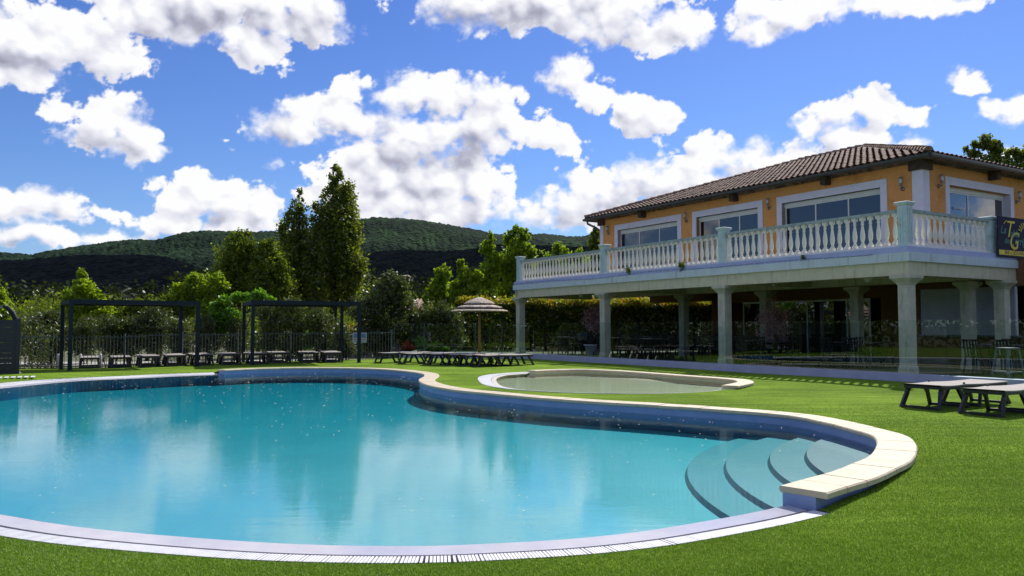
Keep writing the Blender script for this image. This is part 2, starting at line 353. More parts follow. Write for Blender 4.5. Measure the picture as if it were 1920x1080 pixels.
# ------------------------------------------------------------------ cumulus: a far dome patch whose cover and light are computed from noise
def _vn(x, y, tab):
    xi = np.floor(x).astype(np.int64); yi = np.floor(y).astype(np.int64); fx_ = x - xi; fy_ = y - yi
    fx_ = fx_ * fx_ * fx_ * (fx_ * (fx_ * 6 - 15) + 10); fy_ = fy_ * fy_ * fy_ * (fy_ * (fy_ * 6 - 15) + 10)
    g_ = lambda i, j: tab[(i) & 255, (j) & 255]
    return (g_(xi, yi) * (1 - fx_) + g_(xi + 1, yi) * fx_) * (1 - fy_) + (g_(xi, yi + 1) * (1 - fx_) + g_(xi + 1, yi + 1) * fx_) * fy_
def _fbm(x, y, oct_, seed, gain=.5, billow=False):
    r = np.random.default_rng(seed); s = 0; a = 1; tot = 0; c_, s_ = cos(.6), sin(.6)
    for o in range(oct_):
        n = _vn(x, y, r.random((256, 256)))
        if billow: n = 1 - np.abs(2 * n - 1) ** .8; n = 1 - n if False else n
        s = s + a * n; tot += a; a *= gain; x, y = (x * c_ - y * s_) * 2.03 + 17.3, (x * s_ + y * c_) * 2.03 + 5.1
    return s / tot
def _worley(x, y, seed):
    r = np.random.default_rng(seed); jx, jy = r.random((256, 256)), r.random((256, 256)); xi = np.floor(x).astype(np.int64); yi = np.floor(y).astype(np.int64); m = np.full(x.shape, 9.0)
    for i in (-1, 0, 1):
        for j in (-1, 0, 1):
            a, b = (xi + i) & 255, (yi + j) & 255; m = np.minimum(m, (xi + i + jx[a, b] - x) ** 2 + (yi + j + jy[a, b] - y) ** 2)
    return 1 - np.minimum(m, 1.0)
def _puffs(x, y, oct_, seed, gain=.5):
    s = 0; a = 1; tot = 0
    for o in range(oct_):
        s = s + a * _worley(x, y, seed + o); tot += a; a *= gain; x, y = x * 1.93 + 3.7, y * 1.93 + 8.1
    return s / tot
def _shift(T, sx, sy):
    P = np.pad(T, ((0, sy), (0, sx)), mode='edge'); return P[sy:, sx:]
def cloud_field(A, E):
    """A azimuth, E elevation (radians) -> cover 0..1, light 0..1"""
    w1 = _fbm(A * 9, E * 11, 3, 1) - .5; w2 = _fbm(A * 9 + 40, E * 11, 3, 2) - .5
    w3 = _fbm(A * 40, E * 46, 4, 3) - .5; w4 = _fbm(A * 40 + 9, E * 46, 4, 4) - .5
    Aw = A + .022 * w1 + .016 * w3; Ew = E + .016 * w2 + .014 * w4
    D = np.full(A.shape, -3.0)
    for e in CL:
        cx, cy, rx, ry = e[:4]; ang = radians(e[4]) if len(e) > 4 else 0; a, b = azel(cx, cy); k = cos(a) ** 1.5
        x = Aw - a; y = Ew - b; X = (x * cos(ang) + y * sin(ang)) / (rx / F * k); Y = (-x * sin(ang) + y * cos(ang)) / (ry / F * k)
        v = (1 - np.sqrt(X * X + Y * Y)) * min(1.0, (min(rx, ry) / 42.0) ** .5); h_ = np.clip(.5 + .5 * (v - D) / .22, 0, 1)
        D = D * (1 - h_) + v * h_ + .22 * h_ * (1 - h_)
    xa, ya = A + .012 * w3, E + .010 * w4
    puff = _puffs(xa * 30, ya * 34, 6, 50, .60); fine = _fbm(A * 60, E * 75, 6, 6, .55); wisp = _fbm(A * 20, E * 30, 5, 8, .55)
    T = D + (puff - .68) * 1.25 + (fine - .5) * .50 - .13
    soft = .17 + .60 * np.clip((wisp - .44) * 4.5, 0, 1)                # some edges are crisp, others ravelled
    cover = np.clip((T + .03) / soft, 0, 1); cover = cover * cover * (3 - 2 * cover)
    Tp = np.clip(T, 0, 1.3); dA = A[0, 1] - A[0, 0]; dE = E[1, 0] - E[0, 0]
    def toward(q, st): return _shift(q, int(round(st * .5 / dA)), int(round(st * .87 / dE)))
    occ = np.zeros_like(T)
    for i, st in enumerate((.006, .012, .02, .03, .042, .058, .078)): occ += np.clip(toward(Tp, st), 0, 1)
    big = _fbm(A * 13, E * 20, 4, 9)
    g = np.zeros_like(T)
    for cx, cy, rx, ry, s in GR:
        a, b = azel(cx, cy); k = cos(a) ** 1.5; L = np.hypot((Aw - a) / (rx / F * k), (Ew - b) / (ry / F * k)) + (puff - .66) * .7; t_ = np.clip((1.5 - L) / 1.4, 0, 1); g = np.maximum(g, t_ * t_ * (3 - 2 * t_) * s)
    def soft_(q, n):
        k = np.ones(2 * n + 1) / (2 * n + 1)
        for ax in (0, 1): q = np.apply_along_axis(lambda r_: np.convolve(np.pad(r_, n, mode='edge'), k, 'valid'), ax, q)
        return q
    ps = soft_(puff, 2); Ts = soft_(Tp, 5)
    rel = (ps - toward(ps, .006)) * .5 + (ps - toward(ps, .014)) * .6 + (Ts - toward(Ts, .022)) * .35 + (fine - toward(fine, .003)) * .22
    g = g * np.clip(T * 3 - .2, 0, 1); L = .95 - .048 * occ - .46 * g - .5 * np.clip(soft_(big, 6) - .48, 0, 1) + 1.25 * rel
    L = L + .15 * np.clip(1 - T * 3, 0, 1)
    return cover, np.clip(L, 0, 1)

_a = np.radians(np.arange(-44, 44.01, .07)); _e = np.radians(np.arange(-2, 33, .07)); _A, _E = np.meshgrid(_a, _e)
_c, _L = cloud_field(_A, _E); _R = 8000.0
_v = np.stack([_R * np.cos(_E) * np.sin(_A), _R * np.cos(_E) * np.cos(_A), H + _R * np.sin(_E)], -1)
_ny, _nx = _A.shape; _i = np.arange(_nx * _ny).reshape(_ny, _nx); _f = np.stack([_i[:-1, :-1], _i[:-1, 1:], _i[1:, 1:], _i[1:, :-1]], -1).reshape(-1, 4)
_cv = _c.reshape(-1); _keep = _cv[_f].max(1) > .002; _f = _f[_keep]; _u, _inv = np.unique(_f, return_inverse=True); _f = _inv.reshape(-1, 4)
me = bpy.data.meshes.new('sky'); me.vertices.add(len(_u)); me.vertices.foreach_set('co', _v.reshape(-1, 3)[_u].reshape(-1).astype(np.float32))
me.loops.add(_f.size); me.loops.foreach_set('vertex_index', _f.reshape(-1).astype(np.int32)); me.polygons.add(len(_f)); me.polygons.foreach_set('loop_start', np.arange(0, _f.size, 4, dtype=np.int32)); me.polygons.foreach_set('loop_total', np.full(len(_f), 4, dtype=np.int32))
me.update(calc_edges=True)
for nm_, ar_ in (('cover', _c), ('light', _L)): at_ = me.attributes.new(nm_, 'FLOAT', 'POINT'); at_.data.foreach_set('value', ar_.reshape(-1)[_u].astype(np.float32))
m_, t, o_ = mat('cumulus'); ac = t.new('ShaderNodeAttribute', attribute_name='cover'); al = t.new('ShaderNodeAttribute', attribute_name='light')
em = t.new('ShaderNodeEmission'); t.l.new(t.ramp(al.outputs['Fac'], [(0, (.33, .34, .44)), (.3, (.50, .51, .62)), (.6, (.77, .78, .87)), (.9, (1.0, 1.0, 1.02))]), em.inputs[0]); em.inputs[1].default_value = CLOUD_E
tr_ = t.new('ShaderNodeBsdfTransparent'); mx = t.new('ShaderNodeMixShader'); t.l.new(ac.outputs['Fac'], mx.inputs[0]); t.l.new(tr_.outputs[0], mx.inputs[1]); t.l.new(em.outputs[0], mx.inputs[2]); t.l.new(mx.outputs[0], o_.inputs[0])
m_.cycles.emission_sampling = 'NONE'; me.materials.append(m_); dome = bpy.data.objects.new('sky', me); COL.objects.link(dome); tag(dome, kind='structure')
# ------------------------------------------------------------------ terrain heights
def spline(pts, step=.12, closed=False):
    P = [np.array(p[:2], float) for p in pts]; n = len(P); o = []
    rng = range(n if closed else n - 1)
    for i in rng:
        if closed: a, b, c, d = P[i-1], P[i], P[(i+1) % n], P[(i+2) % n]
        else: a, b, c, d = P[max(i-1, 0)], P[i], P[i+1], P[min(i+2, n-1)]
        L = np.linalg.norm(c - b); m = max(1, int(L / step))
        for k in range(m):
            t = k / m
            o.append(.5 * ((2*b) + (c-a)*t + (2*a-5*b+4*c-d)*t*t + (3*b-a-3*c+d)*t**3))
    if not closed: o.append(P[-1])
    return np.array(o)
def pz(lst, z): return [tuple(at_z(x, y, z))[:2] for x, y in lst]
NEAR = pz([(0,963),(100,980),(200,993),(333,1005),(500,1016.7),(640,1022),(800,1023),(933,1018),(1067,1010),(1167,1000),(1240,990),(1380,966),(1471,947)], 0)
LEFTARC = [(-12.05,16.6),(-12.0,14.3),(-10.6,11.2),(-8.4,8.8),(-5.9,7.05)]
FARL = pz([(417,702.5),(340,705),(260,709),(156,713.5),(78,720),(0,728)], 0)
COPI = pz([(1467,911),(1528,894),(1563,885),(1600,870),(1629,858),(1644,844),(1649,828),(1638,815),(1600,804),(1556,793),(1484,779),(1355,768),(1222,759),(1097,751.5),(1013,745.5),(930,738),(847,729.5),(801,720.5),(787,712),(797,705),(790,699.5),(742,693.5),(680,690.4),(600,689.3),(540,689.6),(475,691),(421,693.5)], .15)
gut = spline(FARL + LEFTARC + NEAR, .12)           # overflow edge, far end -> left -> near right
cop = spline(COPI, .12)
pool = np.vstack([gut, cop])
def sarea(P): x, y = P[:, 0], P[:, 1]; return .5 * (x @ np.roll(y, -1) - y @ np.roll(x, -1))
SGN = 1 if sarea(pool) > 0 else -1
def normals(P, sgn):
    d = np.gradient(P, axis=0); d /= np.linalg.norm(d, axis=1)[:, None] + 1e-9
    return np.stack([d[:, 1], -d[:, 0]], 1) * sgn
def offs(P, w, sgn): return P + normals(P, sgn) * (w[:, None] if hasattr(w, '__len__') else w)
tt = np.linspace(0, 1, len(gut))
cum = np.r_[0, np.cumsum(np.linalg.norm(np.diff(gut, axis=0), axis=1))]; tg = cum / cum[-1]
# width of the white gutter: broad on the far side, narrow near the camera
gw = np.interp(tg, [0, .25, .42, .6, 1], [.95, .9, .6, .17, .15])
SLOT = .20
gut_out = offs(gut, SLOT + .05 + gw, SGN)
KG = pz([(1005,699.6),(975,701.3),(947,704),(931,710),(938,722),(965,728.5),(997,732),(1060,735.5),(1126,737.2),(1222,737.5),(1305,735),(1352,730.5)], .13)
KC = pz([(1355,722.5),(1378,718),(1385,715),(1375,711.5),(1347,709),(1263,703),(1180,696.8),(1097,692.7),(1040,693.5),(1003,695)], .22)
kg = spline(KG, .12); kc = spline(KC, .12); kid = np.vstack([kg, kc]); KS = 1 if sarea(kid) > 0 else -1
ktg = np.linspace(0, 1, len(kg)); kw = np.interp(ktg, [0, .2, .42, .6, 1], [.34, .36, .26, .05, .04]); kg_out = offs(kg, .12 + kw, KS)

KX, KY = 8.68, 17.56
U = np.array([-.5197, .8544]); V = np.array([.8544, .5197])
ctrl = [(-14,27.25,-.02),(-12.2,29.1,.06),(-7.2,31.8,.08),(-4.2,31.5,.13),(-13.5,24.3,.08),(-10.4,26.4,.10),(-8.8,27.1,.11),(-5.5,28.6,.12),(0,30.5,.18),(4,25,.19),(8.7,17.5,.20),(6,14,.15),(10,13,.16),(3,12.5,.13),(0,15,.13),(-3,19,.13),(-5,24,.12),(0,22,.14),(3,20,.16),(6,10,.14),(7,8,.12),(0,3,.0),(-5,4,0),(4,4.5,.02),(0,-4,0),(8,3,.05),(-18,22,.03),(-10,2,0),(9,6,.10),(-20,10,0)]
ca = np.array(ctrl)
def zup(x, y):
    x = np.asarray(x, float); y = np.asarray(y, float); num = 0; den = 0
    for a, b, c in ctrl:
        wgt = 1 / ((x - a) ** 2 + (y - b) ** 2 + 1.5) ** 2; num = num + wgt * c; den = den + wgt
    return num / den
gsub = gut_out[::4]
def Gz(x, y):
    x = np.atleast_1d(np.asarray(x, float)); y = np.atleast_1d(np.asarray(y, float))
    d = np.full(x.shape, 1e9)
    for a, b in gsub: d = np.minimum(d, (x - a) ** 2 + (y - b) ** 2)
    d = np.sqrt(d); s = np.clip((d - .03) / 1.15, 0, 1); s = s * s * (3 - 2 * s)
    return .004 + (zup(x, y) - .004) * s
def gz(x, y): return float(Gz(x, y)[0])
def gp(px, py):
    z = .1
    for _ in range(12): p = at_z(px, py, z); z = gz(p.x, p.y)
    return Vector((p.x, p.y, z))
def inside(P, x, y):
    x = np.asarray(x); y = np.asarray(y); r = np.zeros(x.shape, bool); n = len(P)
    for i in range(n):
        x0, y0 = P[i]; x1, y1 = P[(i + 1) % n]
        if y0 == y1: continue
        c = ((y0 > y) != (y1 > y)) & (x < (x1 - x0) * (y - y0) / (y1 - y0) + x0); r ^= c
    return r
K0 = np.array([KX, KY])
kerb_far = K0 + U * 15.4; kerb_near = K0 - U * 11.5
kerb_left = np.array([-4.72, 33.4])
hole = np.vstack([gut_out, offs(cop, .30, SGN)])
khole = np.vstack([kg_out, offs(kc, .26, KS)])
fence_pts = np.array([[-17.2, 26.0], [-14.0, 27.25], [-12.2, 28.95], [-9.6, 30.6], [-7.2, 31.6], [-4.75, 32.2]])
outer = np.vstack([[(-32, -8), (22, -8)], [kerb_near + V * .05, kerb_far + V * .05, kerb_left + (0, .1)], fence_pts[::-1], [(-32, 20)]])
def cdt_sheet(outers, holes, grid, zf):
    vs = []; es = []
    for P in [outers] + holes:
        s = len(vs); vs += [Vector((float(a), float(b))) for a, b in P]; n = len(P)
        es += [(s + i, s + (i + 1) % n) for i in range(n)]
    vs += [Vector((float(a), float(b))) for a, b in grid]
    v2, _, tri, *_ = delaunay_2d_cdt(vs, es, [], 0, 1e-5)
    xy = np.array([tuple(v) for v in v2]); T = np.array([t for t in tri]); c = xy[T].mean(1)
    keep = inside(outers, c[:, 0], c[:, 1])
    for hh in holes: keep &= ~inside(hh, c[:, 0], c[:, 1])
    z = zf(xy[:, 0], xy[:, 1]); mb = MB(); mb.add(np.c_[xy, z].tolist(), T[keep].tolist(), True); return mb
gx, gy = np.meshgrid(np.arange(-31, 21, .45), np.arange(-7, 33, .45)); gx = gx.ravel() + .013; gy = gy.ravel() + .017
k = inside(outer, gx, gy) & ~inside(hole, gx, gy) & ~inside(khole, gx, gy)
lawn = cdt_sheet(outer, [hole, khole], np.c_[gx[k], gy[k]], Gz).build('lawn', M['lawn']); tag(lawn, kind='structure')
for p in lawn.data.polygons:
    if p.normal.z < 0: lawn.data.flip_normals(); break

# ------------------------------------------------------------------ turf blades where the pile can be made out
N = 620000
yy = 1 / (1 / 4.2 - RNG.random(N) * (1 / 4.2 - 1 / 13.5)); yy = yy[RNG.random(N) < np.clip((13.5 - yy) / 5, 0, 1)]; N = len(yy); rr = RNG.random(N) * 1.34 - .67
bx = rr * yy; by = yy
k = ~inside(hole, bx, by); bx, by = bx[k], by[k]; n = len(bx)
bz = Gz(bx, by)
k = ~inside(khole, bx, by) & inside(outer, bx, by); bx, by, bz = bx[k], by[k], bz[k]; n = len(bx)
h = (.007 + .009 * RNG.random(n)); wd = (.0016 + .0010 * RNG.random(n)) * np.clip(by / 5, 1, 2.2); a = RNG.random(n) * 2 * pi
lx = RNG.normal(0, .007, n) - .002; ly = RNG.normal(0, .007, n) - .002
P = np.zeros((n, 3, 3)); P[:, 0] = np.c_[bx - np.cos(a) * wd, by - np.sin(a) * wd, bz - .002]; P[:, 1] = np.c_[bx + np.cos(a) * wd, by + np.sin(a) * wd, bz - .002]
P[:, 2] = np.c_[bx + lx, by + ly, bz + h]
turf = quads('grass', P, RNG.random(n), M['blade']); tag(turf, 'short bright green artificial turf pile around the pool', 'grass', kind='stuff')

# ------------------------------------------------------------------ pools
def strip(a, b, za, zb, mb=None, smooth=True):
    mb = mb or MB(); n = len(a); za = np.broadcast_to(za, (n,)); zb = np.broadcast_to(zb, (n,))
    vs = [(*a[i], za[i]) for i in range(n)] + [(*b[i], zb[i]) for i in range(n)]
    mb.add(vs, [(i, i + 1, n + i + 1, n + i) for i in range(n - 1)], smooth); return mb
def resample(P, step):
    c = np.r_[0, np.cumsum(np.linalg.norm(np.diff(P, axis=0), axis=1))]; n = max(2, int(c[-1] / step) + 1); t = np.linspace(0, c[-1], n)
    return np.c_[np.interp(t, c, P[:, 0]), np.interp(t, c, P[:, 1])]
def stones(inner, step, w, z0, z1, sgn, over=.03, gap=.011, bev=.012):
    R = resample(inner, .06); nrm = normals(R, sgn); mb = MB(); per = int(round(step / .06))
    cs = [(-over + bev, z0), (-over, z0 + bev), (-over, z1 - bev), (-over + bev, z1), (w - bev, z1), (w, z1 - bev), (w, z0)]
    for s in range(0, len(R) - 1, per):
        e = min(s + per, len(R) - 1); idx = list(range(s, e + 1)); vs = []
        jit = random.uniform(-.002, .002)
        for q, i in enumerate(idx):
            p = R[i].copy(); d = np.array([-nrm[i][1], nrm[i][0]]) * sgn
            tng = (R[min(i + 1, len(R)-1)] - R[max(i - 1, 0)]); tng /= np.linalg.norm(tng)
            if q == 0: p = p + tng * gap / 2
            if q == len(idx) - 1: p = p - tng * gap / 2
            vs += [(p[0] + nrm[i][0] * o, p[1] + nrm[i][1] * o, z + jit) for o, z in cs]
        m = len(cs); L = len(idx)
        fs = [(i*m+k, i*m+(k+1) % m, (i+1)*m+(k+1) % m, (i+1)*m+k) for i in range(L-1) for k in range(m)]
        fs += [tuple(range(m))[::-1], tuple(range((L-1)*m, L*m))]
        mb.add(vs, fs)
    return mb
def slats(P, o0, o1, sgn, pitch, wd, zf, zt):
    R = resample(P, pitch); nr = normals(R, sgn); mb = MB(); n = len(R)
    o0 = np.broadcast_to(o0, (n,)); o1 = np.broadcast_to(o1, (n,)) if not hasattr(o1, '__len__') else np.interp(np.linspace(0, 1, n), np.linspace(0, 1, len(o1)), o1)
    for i in range(n):
        a = R[i] + nr[i] * o0[i]; b = R[i] + nr[i] * o1[i]; zz = zf(b) if callable(zf) else zf
        mb.bar((a[0], a[1], zt), (b[0], b[1], zz), wd, .012)
    return mb
pl = empty('swimming_pool', (0, 12, 0), 0, 'large curved swimming pool with blue water, cream coping and a white overflow gutter', 'swimming pool')
def ch(o, parent):
    o.parent = parent; o.matrix_parent_inverse = parent.matrix_world.inverted() if False else Matrix.Translation(-Vector(parent.location)); return o
ring = np.vstack([pool, pool[:1]])
ch(strip(ring, ring, np.r_[np.full(len(gut), -.004), np.full(len(cop), .10), -.004], -.8).build('basin_wall', M['poolwall']), pl)
# raised wall under the coping, its outer face and its open end at the near right
w_in = cop; w_out = offs(cop, .27, SGN)
mb = strip(w_out, w_out, .10, -.3, MB(), True)
for e in (0, -1):
    a, b = w_in[e], w_out[e]; mb.add([(a[0], a[1], -.3), (b[0], b[1], -.3), (b[0], b[1], .1), (a[0], a[1], .1)], [(0, 1, 2, 3)])
strip(w_in + normals(cop, SGN) * .001, w_out, .0995, .0995, mb)
ch(mb.build('coping_wall', M['poolwall']), pl)
ch(stones(cop, .36, .36, .10, .15, SGN).build('coping', M['coping']), pl)
lip_o = offs(gut, SLOT, SGN); gm = offs(gut, .03, SGN)
mb = strip(gut, gm, -.006, .006, MB()); strip(gm, lip_o, .006, -.004, mb); strip(lip_o, lip_o, -.004, -.06, mb)
ch(mb.build('overflow_lip', M['lip']), pl)
g0 = offs(gut, SLOT + .0, SGN); g1 = offs(gut, SLOT + .05 + gw, SGN)
mb = strip(g0, g1, -.05, -.05, MB()); strip(g1, g1, -.05, .01, mb); ch(mb.build('gutter_channel', M['channel']), pl)
ch(slats(gut, SLOT + .05, SLOT + .05 + gw, SGN, .0215, .0155, .002, -.002).build('gutter_grating', M['white_plastic']), pl)
# floor and the fan of steps
cx, cy = 7.9, 7.6
fx, fy = np.meshgrid(np.linspace(-13, 9, 90), np.linspace(3.5, 27, 90))
def floor_z(x, y):
    d = np.hypot(x - cx, y - cy) - 6.1; s = np.clip(d / 9, 0, 1); return -.255 - .04 * s * s * (3 - 2 * s)
mb = MB(); fz = floor_z(fx, fy); nn = 90
mb.add(np.c_[fx.ravel(), fy.ravel(), fz.ravel()].tolist(), [(j*nn+i, j*nn+i+1, (j+1)*nn+i+1, (j+1)*nn+i) for j in range(nn-1) for i in range(nn-1)], True)
fl = mb.build('pool_floor', M['poolfloor']); ch(fl, pl)
# trim the floor to the basin
import bmesh
def trim(o, poly, margin=.15):
    bm = bmesh.new(); bm.from_mesh(o.data); c = np.array([tuple(f.calc_center_median())[:2] for f in bm.faces])
    P = offs(poly, margin, 1 if sarea(poly) > 0 else -1); k = inside(P, c[:, 0], c[:, 1]); bm.faces.ensure_lookup_table()
    bmesh.ops.delete(bm, geom=[bm.faces[i] for i in np.where(~k)[0]], context='FACES'); bm.to_mesh(o.data); bm.free()
trim(fl, pool, .4)
for r, z in ((4.8, -.055), (5.2, -.105), (5.68, -.155), (6.1, -.205)):
    mb = MB(); n = 80; A = np.linspace(radians(95), radians(265), n)
    ro = [(cx + r * cos(q), cy + r * sin(q)) for q in A]
    vs = [(a, b, z) for a, b in ro] + [(cx + (r + .05) * cos(q), cy + (r + .05) * sin(q), z - .085) for q in A]
    mb.add(vs, [(i, i+1, n+i+1, n+i) for i in range(n-1)], True)
    # tread made of short cells so that it can be trimmed to the basin
    RR = np.linspace(r, .3, 34); vs = [(cx + q * cos(a), cy + q * sin(a), z) for q in RR for a in A]
    mb.add(vs, [(j*n+i, j*n+i+1, (j+1)*n+i+1, (j+1)*n+i) for j in range(33) for i in range(n-1)])
    o = ch(mb.build('step', M['step']), pl); trim(o, pool, .12)
def water_body(name, poly, z, zb, m, gridstep):
    P = offs(poly, .004, 1 if sarea(poly) > 0 else -1)
    vs = [Vector((float(a), float(b))) for a, b in P]; n = len(vs)
    v2, _, tri, *_ = delaunay_2d_cdt(vs, [(i, (i+1) % n) for i in range(n)], [], 0, 1e-5)
    xy = np.array([tuple(v) for v in v2]); T = np.array([t for t in tri]); c = xy[T].mean(1); T = T[inside(P, c[:, 0], c[:, 1])]
    m_ = len(xy); mb = MB(); mb.add([(a, b, z) for a, b in xy] + [(a, b, zb) for a, b in xy], T.tolist() + [(t[2] + m_, t[1] + m_, t[0] + m_) for t in T.tolist()] + [(i, m_ + i, m_ + (i + 1) % n, (i + 1) % n) for i in range(n)])
    o = mb.build(name, m); bm = bmesh.new(); bm.from_mesh(o.data); bmesh.ops.recalc_face_normals(bm, faces=bm.faces); bm.to_mesh(o.data); bm.free(); return o
tag(water_body('water', pool, -.002, -.9, M['water'], 1), kind='structure')
# paddling pool
kp = empty('paddling_pool', (2.5, 19, .13), 0, 'shallow round paddling pool with pale green water and cream rim', 'paddling pool')
kring = np.vstack([kid, kid[:1]])
ch(strip(kring, kring, np.r_[np.full(len(kg), .128), np.full(len(kc), .17), .128], -.3).build('basin_wall', M['kidwall']), kp)
ko = offs(kc, .24, KS); mb = strip(ko, ko, .17, 0, MB()); strip(kc, ko, .1695, .1695, mb)
for e in (0, -1):
    a, b = kc[e], ko[e]; mb.add([(a[0], a[1], 0), (b[0], b[1], 0), (b[0], b[1], .17), (a[0], a[1], .17)], [(0, 1, 2, 3)])
ch(mb.build('rim_wall', M['kidwall']), kp)
ch(stones(kc, .42, .32, .17, .22, KS).build('coping', M['coping']), kp)
kl = offs(kg, .11, KS)
ch(strip(kg, kl, .126, .138).build('overflow_lip', M['kidlip']), kp)
mb = strip(kl, kg_out, .10, .10, MB()); ch(mb.build('gutter_channel', M['channel']), kp)
ch(slats(kg, .12, .12 + kw, KS, .03, .022, lambda b: .140, .138).build('gutter_grating', M['white_plastic']), kp)
mb = MB(); fx, fy = np.meshgrid(np.linspace(-2, 6, 60), np.linspace(14, 24, 60)); kc0 = kid.mean(0)
fz = .045 - .04 * np.exp(-((fx - kc0[0]) ** 2 + (fy - kc0[1]) ** 2) / 6) + .055 * np.exp(-(((fx - 3.0) / 1.3) ** 2 + ((fy - 20.3) / .8) ** 2))
mb.add(np.c_[fx.ravel(), fy.ravel(), fz.ravel()].tolist(), [(j*60+i, j*60+i+1, (j+1)*60+i+1, (j+1)*60+i) for j in range(59) for i in range(59)], True)
o = mb.build('pool_floor', M['kidfloor']); ch(o, kp); trim(o, kid, .25)
tag(water_body('water', kid, .124, -.2, M['kidwater'], 1), kind='structure')
# petals and leaf litter on the water
def litter(name, poly, n, z, lab):
    lo, hi = poly.min(0), poly.max(0); x = RNG.uniform(lo[0], hi[0], n * 4); y = RNG.uniform(lo[1], hi[1], n * 4)
    k = inside(poly, x, y); x, y = x[k][:n], y[k][:n]; m = len(x)
    # most of it drifts along the far side
    P = np.zeros((m, 4, 3)); s = RNG.uniform(.006, .02, m) * np.clip(y / 12, .7, 1.6); a = RNG.random(m) * 6.28
    for q, (i, j) in enumerate(((-1, -.4), (.3, -.6), (1, .4), (-.3, .6))):
        P[:, q] = np.c_[x + s * (i * np.cos(a) - j * np.sin(a)), y + s * (i * np.sin(a) + j * np.cos(a)), np.full(m, z) + RNG.uniform(.001, .006, m)]
    return tag(quads(name, P, RNG.random(m), M['petal']), lab, 'petals', kind='stuff')
litter('floating_petals', pool[(pool[:, 0] > -50)], 900, 0, 'pale petals and bits of leaf floating on the pool water')

# ------------------------------------------------------------------ kerb + glass fence
kerb = MB(); 
def kerb_run(mb, a, b, w, z0, z1):
    a = np.array(a); b = np.array(b); d = (b - a) / np.linalg.norm(b - a); n = np.array([d[1], -d[0]])
    if n[1] < 0: n = -n
    q = [a, b, b + n * w, a + n * w]; vs = [(*p, z0) for p in q] + [(*p, z1) for p in q]
    mb.add(vs, [(0,3,2,1),(4,5,6,7),(0,1,5,4),(1,2,6,5),(2,3,7,6),(3,0,4,7)]); return n
KT = .37
gf = empty('glass_fence', (KX, KY, .2), 0, 'frameless clear glass pool fence standing on a low lilac kerb below the terrace', 'glass fence')
nk = kerb_run(kerb, kerb_near, kerb_far, .26, .0, KT); kerb_run(kerb, kerb_far, kerb_left, .26, .0, KT - .003)
ch(kerb.build('kerb', M['kerb']), gf)
def pane(a, b, z0, z1, th=.012):
    mb = MB(); a = np.array(a); b = np.array(b); d = (b - a) / np.linalg.norm(b - a); n = np.array([d[1], -d[0]]) * th / 2
    q = [a - n, b - n, b + n, a + n]; vs = [(*p, z0) for p in q] + [(*p, z1) for p in q]
    mb.add(vs, [(0,3,2,1),(4,5,6,7),(0,1,5,4),(1,2,6,5),(2,3,7,6),(3,0,4,7)]); return mb
def clamps(mb, a, b):
    for t in (.0,): 
        p = np.array(a) * (1 - t) + np.array(b) * t; mb.box(p[0]-.012, p[0]+.012, p[1]-.012, p[1]+.012, KT, KT + 1.19)
s0 = .226 - 1.03 * 10; cmb_ = MB()
while s0 < 15.2:
    s1 = min(s0 + 1.02, 15.35); a = K0 + U * s0 + nk * .12; b = K0 + U * s1 + nk * .12
    tilt = random.uniform(-.006, .006); b2 = b + nk * tilt
    ch(pane(a, b2, KT - .02, KT + 1.18).build('glass_panel', M['fenceglass']), gf)
    s0 += 1.03
L = np.linalg.norm(kerb_left - kerb_far); d = (kerb_left - kerb_far) / L; n_ = 5
for i in range(n_):
    a = kerb_far + d * (L * i / n_ + .05) + np.array([.05, .12]); b = kerb_far + d * (L * (i + 1) / n_ + .035) + np.array([.05, .12])
    ch(pane(a, b, KT - .02, KT + 1.18).build('glass_panel', M['fenceglass']), gf)
    for q in (a,):
        mb = MB(); mb.box(q[0]-.012, q[0]+.012, q[1]-.03, q[1]-.01, KT, KT + 1.19); 
        if i in (1, 2, 4): ch(mb.build('clamp_post', M['fencegrey']), gf)

# ------------------------------------------------------------------ ground beyond
def ring_ground():
    mb = MB(); rs = [6, 14, 22, 30, 40, 60, 90, 140, 220, 400, 800, 1600, 3500, 7000]; n = 72; vs = []
    for r in rs: vs += [(r * cos(2*pi*k/n), 15 + r * sin(2*pi*k/n), -1.0 if r < 15 else -.3) for k in range(n)]
    fs = [(i*n+k, i*n+(k+1) % n, (i+1)*n+(k+1) % n, (i+1)*n+k) for i in range(len(rs)-1) for k in range(n)]
    mb.add(vs, fs + [tuple(range(n))], True); return mb
g = ring_ground().build('ground', M['soil']); tag(g, kind='structure')
mb = MB(); p = [(-30, 29.5), (-14, 30.5), (-7.5, 34.5), (-7.5, 37), (-16, 33.5), (-30, 33)]
mb.add([(a, b, -.05) for a, b in p], [tuple(range(6))]); tag(mb.build('path', M['path']), kind='structure')
# ------------------------------------------------------------------ restaurant building (local x: along the front to the right, y: into the building)
RZ = atan2(-.8544, .5197); B0 = Vector((at_y(1705, 560, 19.3).x, 19.3, 0))
bld = empty('restaurant_building', B0, RZ, 'two-storey restaurant with orange render, brown tiled hip roof and a terrace on stone columns', 'building')
MW = Matrix.Translation(B0) @ Matrix.Rotation(RZ, 4, 'Z'); MI = MW.inverted()
CO = MI @ Vector((0, 0, H))
def bdir(px, py): return (MI.to_3x3() @ ray(px, py))
def bl(px, py, yp):
    d = bdir(px, py); k = (yp - CO.y) / d.y; return CO.x + d.x * k, CO.z + d.z * k
def bs(px, py, xp):
    d = bdir(px, py); k = (xp - CO.x) / d.x; return CO.y + d.y * k, CO.z + d.z * k
def bpart(mb, name, m, parent=None): return mb.build(name, m, parent or bld)
z_beam = bl(1706, 515, 0)[1]; z_f0 = bl(1706, 489, 0)[1]; z_f1 = bl(1706, 472, 0)[1]; z_c1 = bl(1706, 461, 0)[1]; z_bb = bl(1706, 455, 0)[1]; z_rail = bl(1706, 389.5, .08)[1]
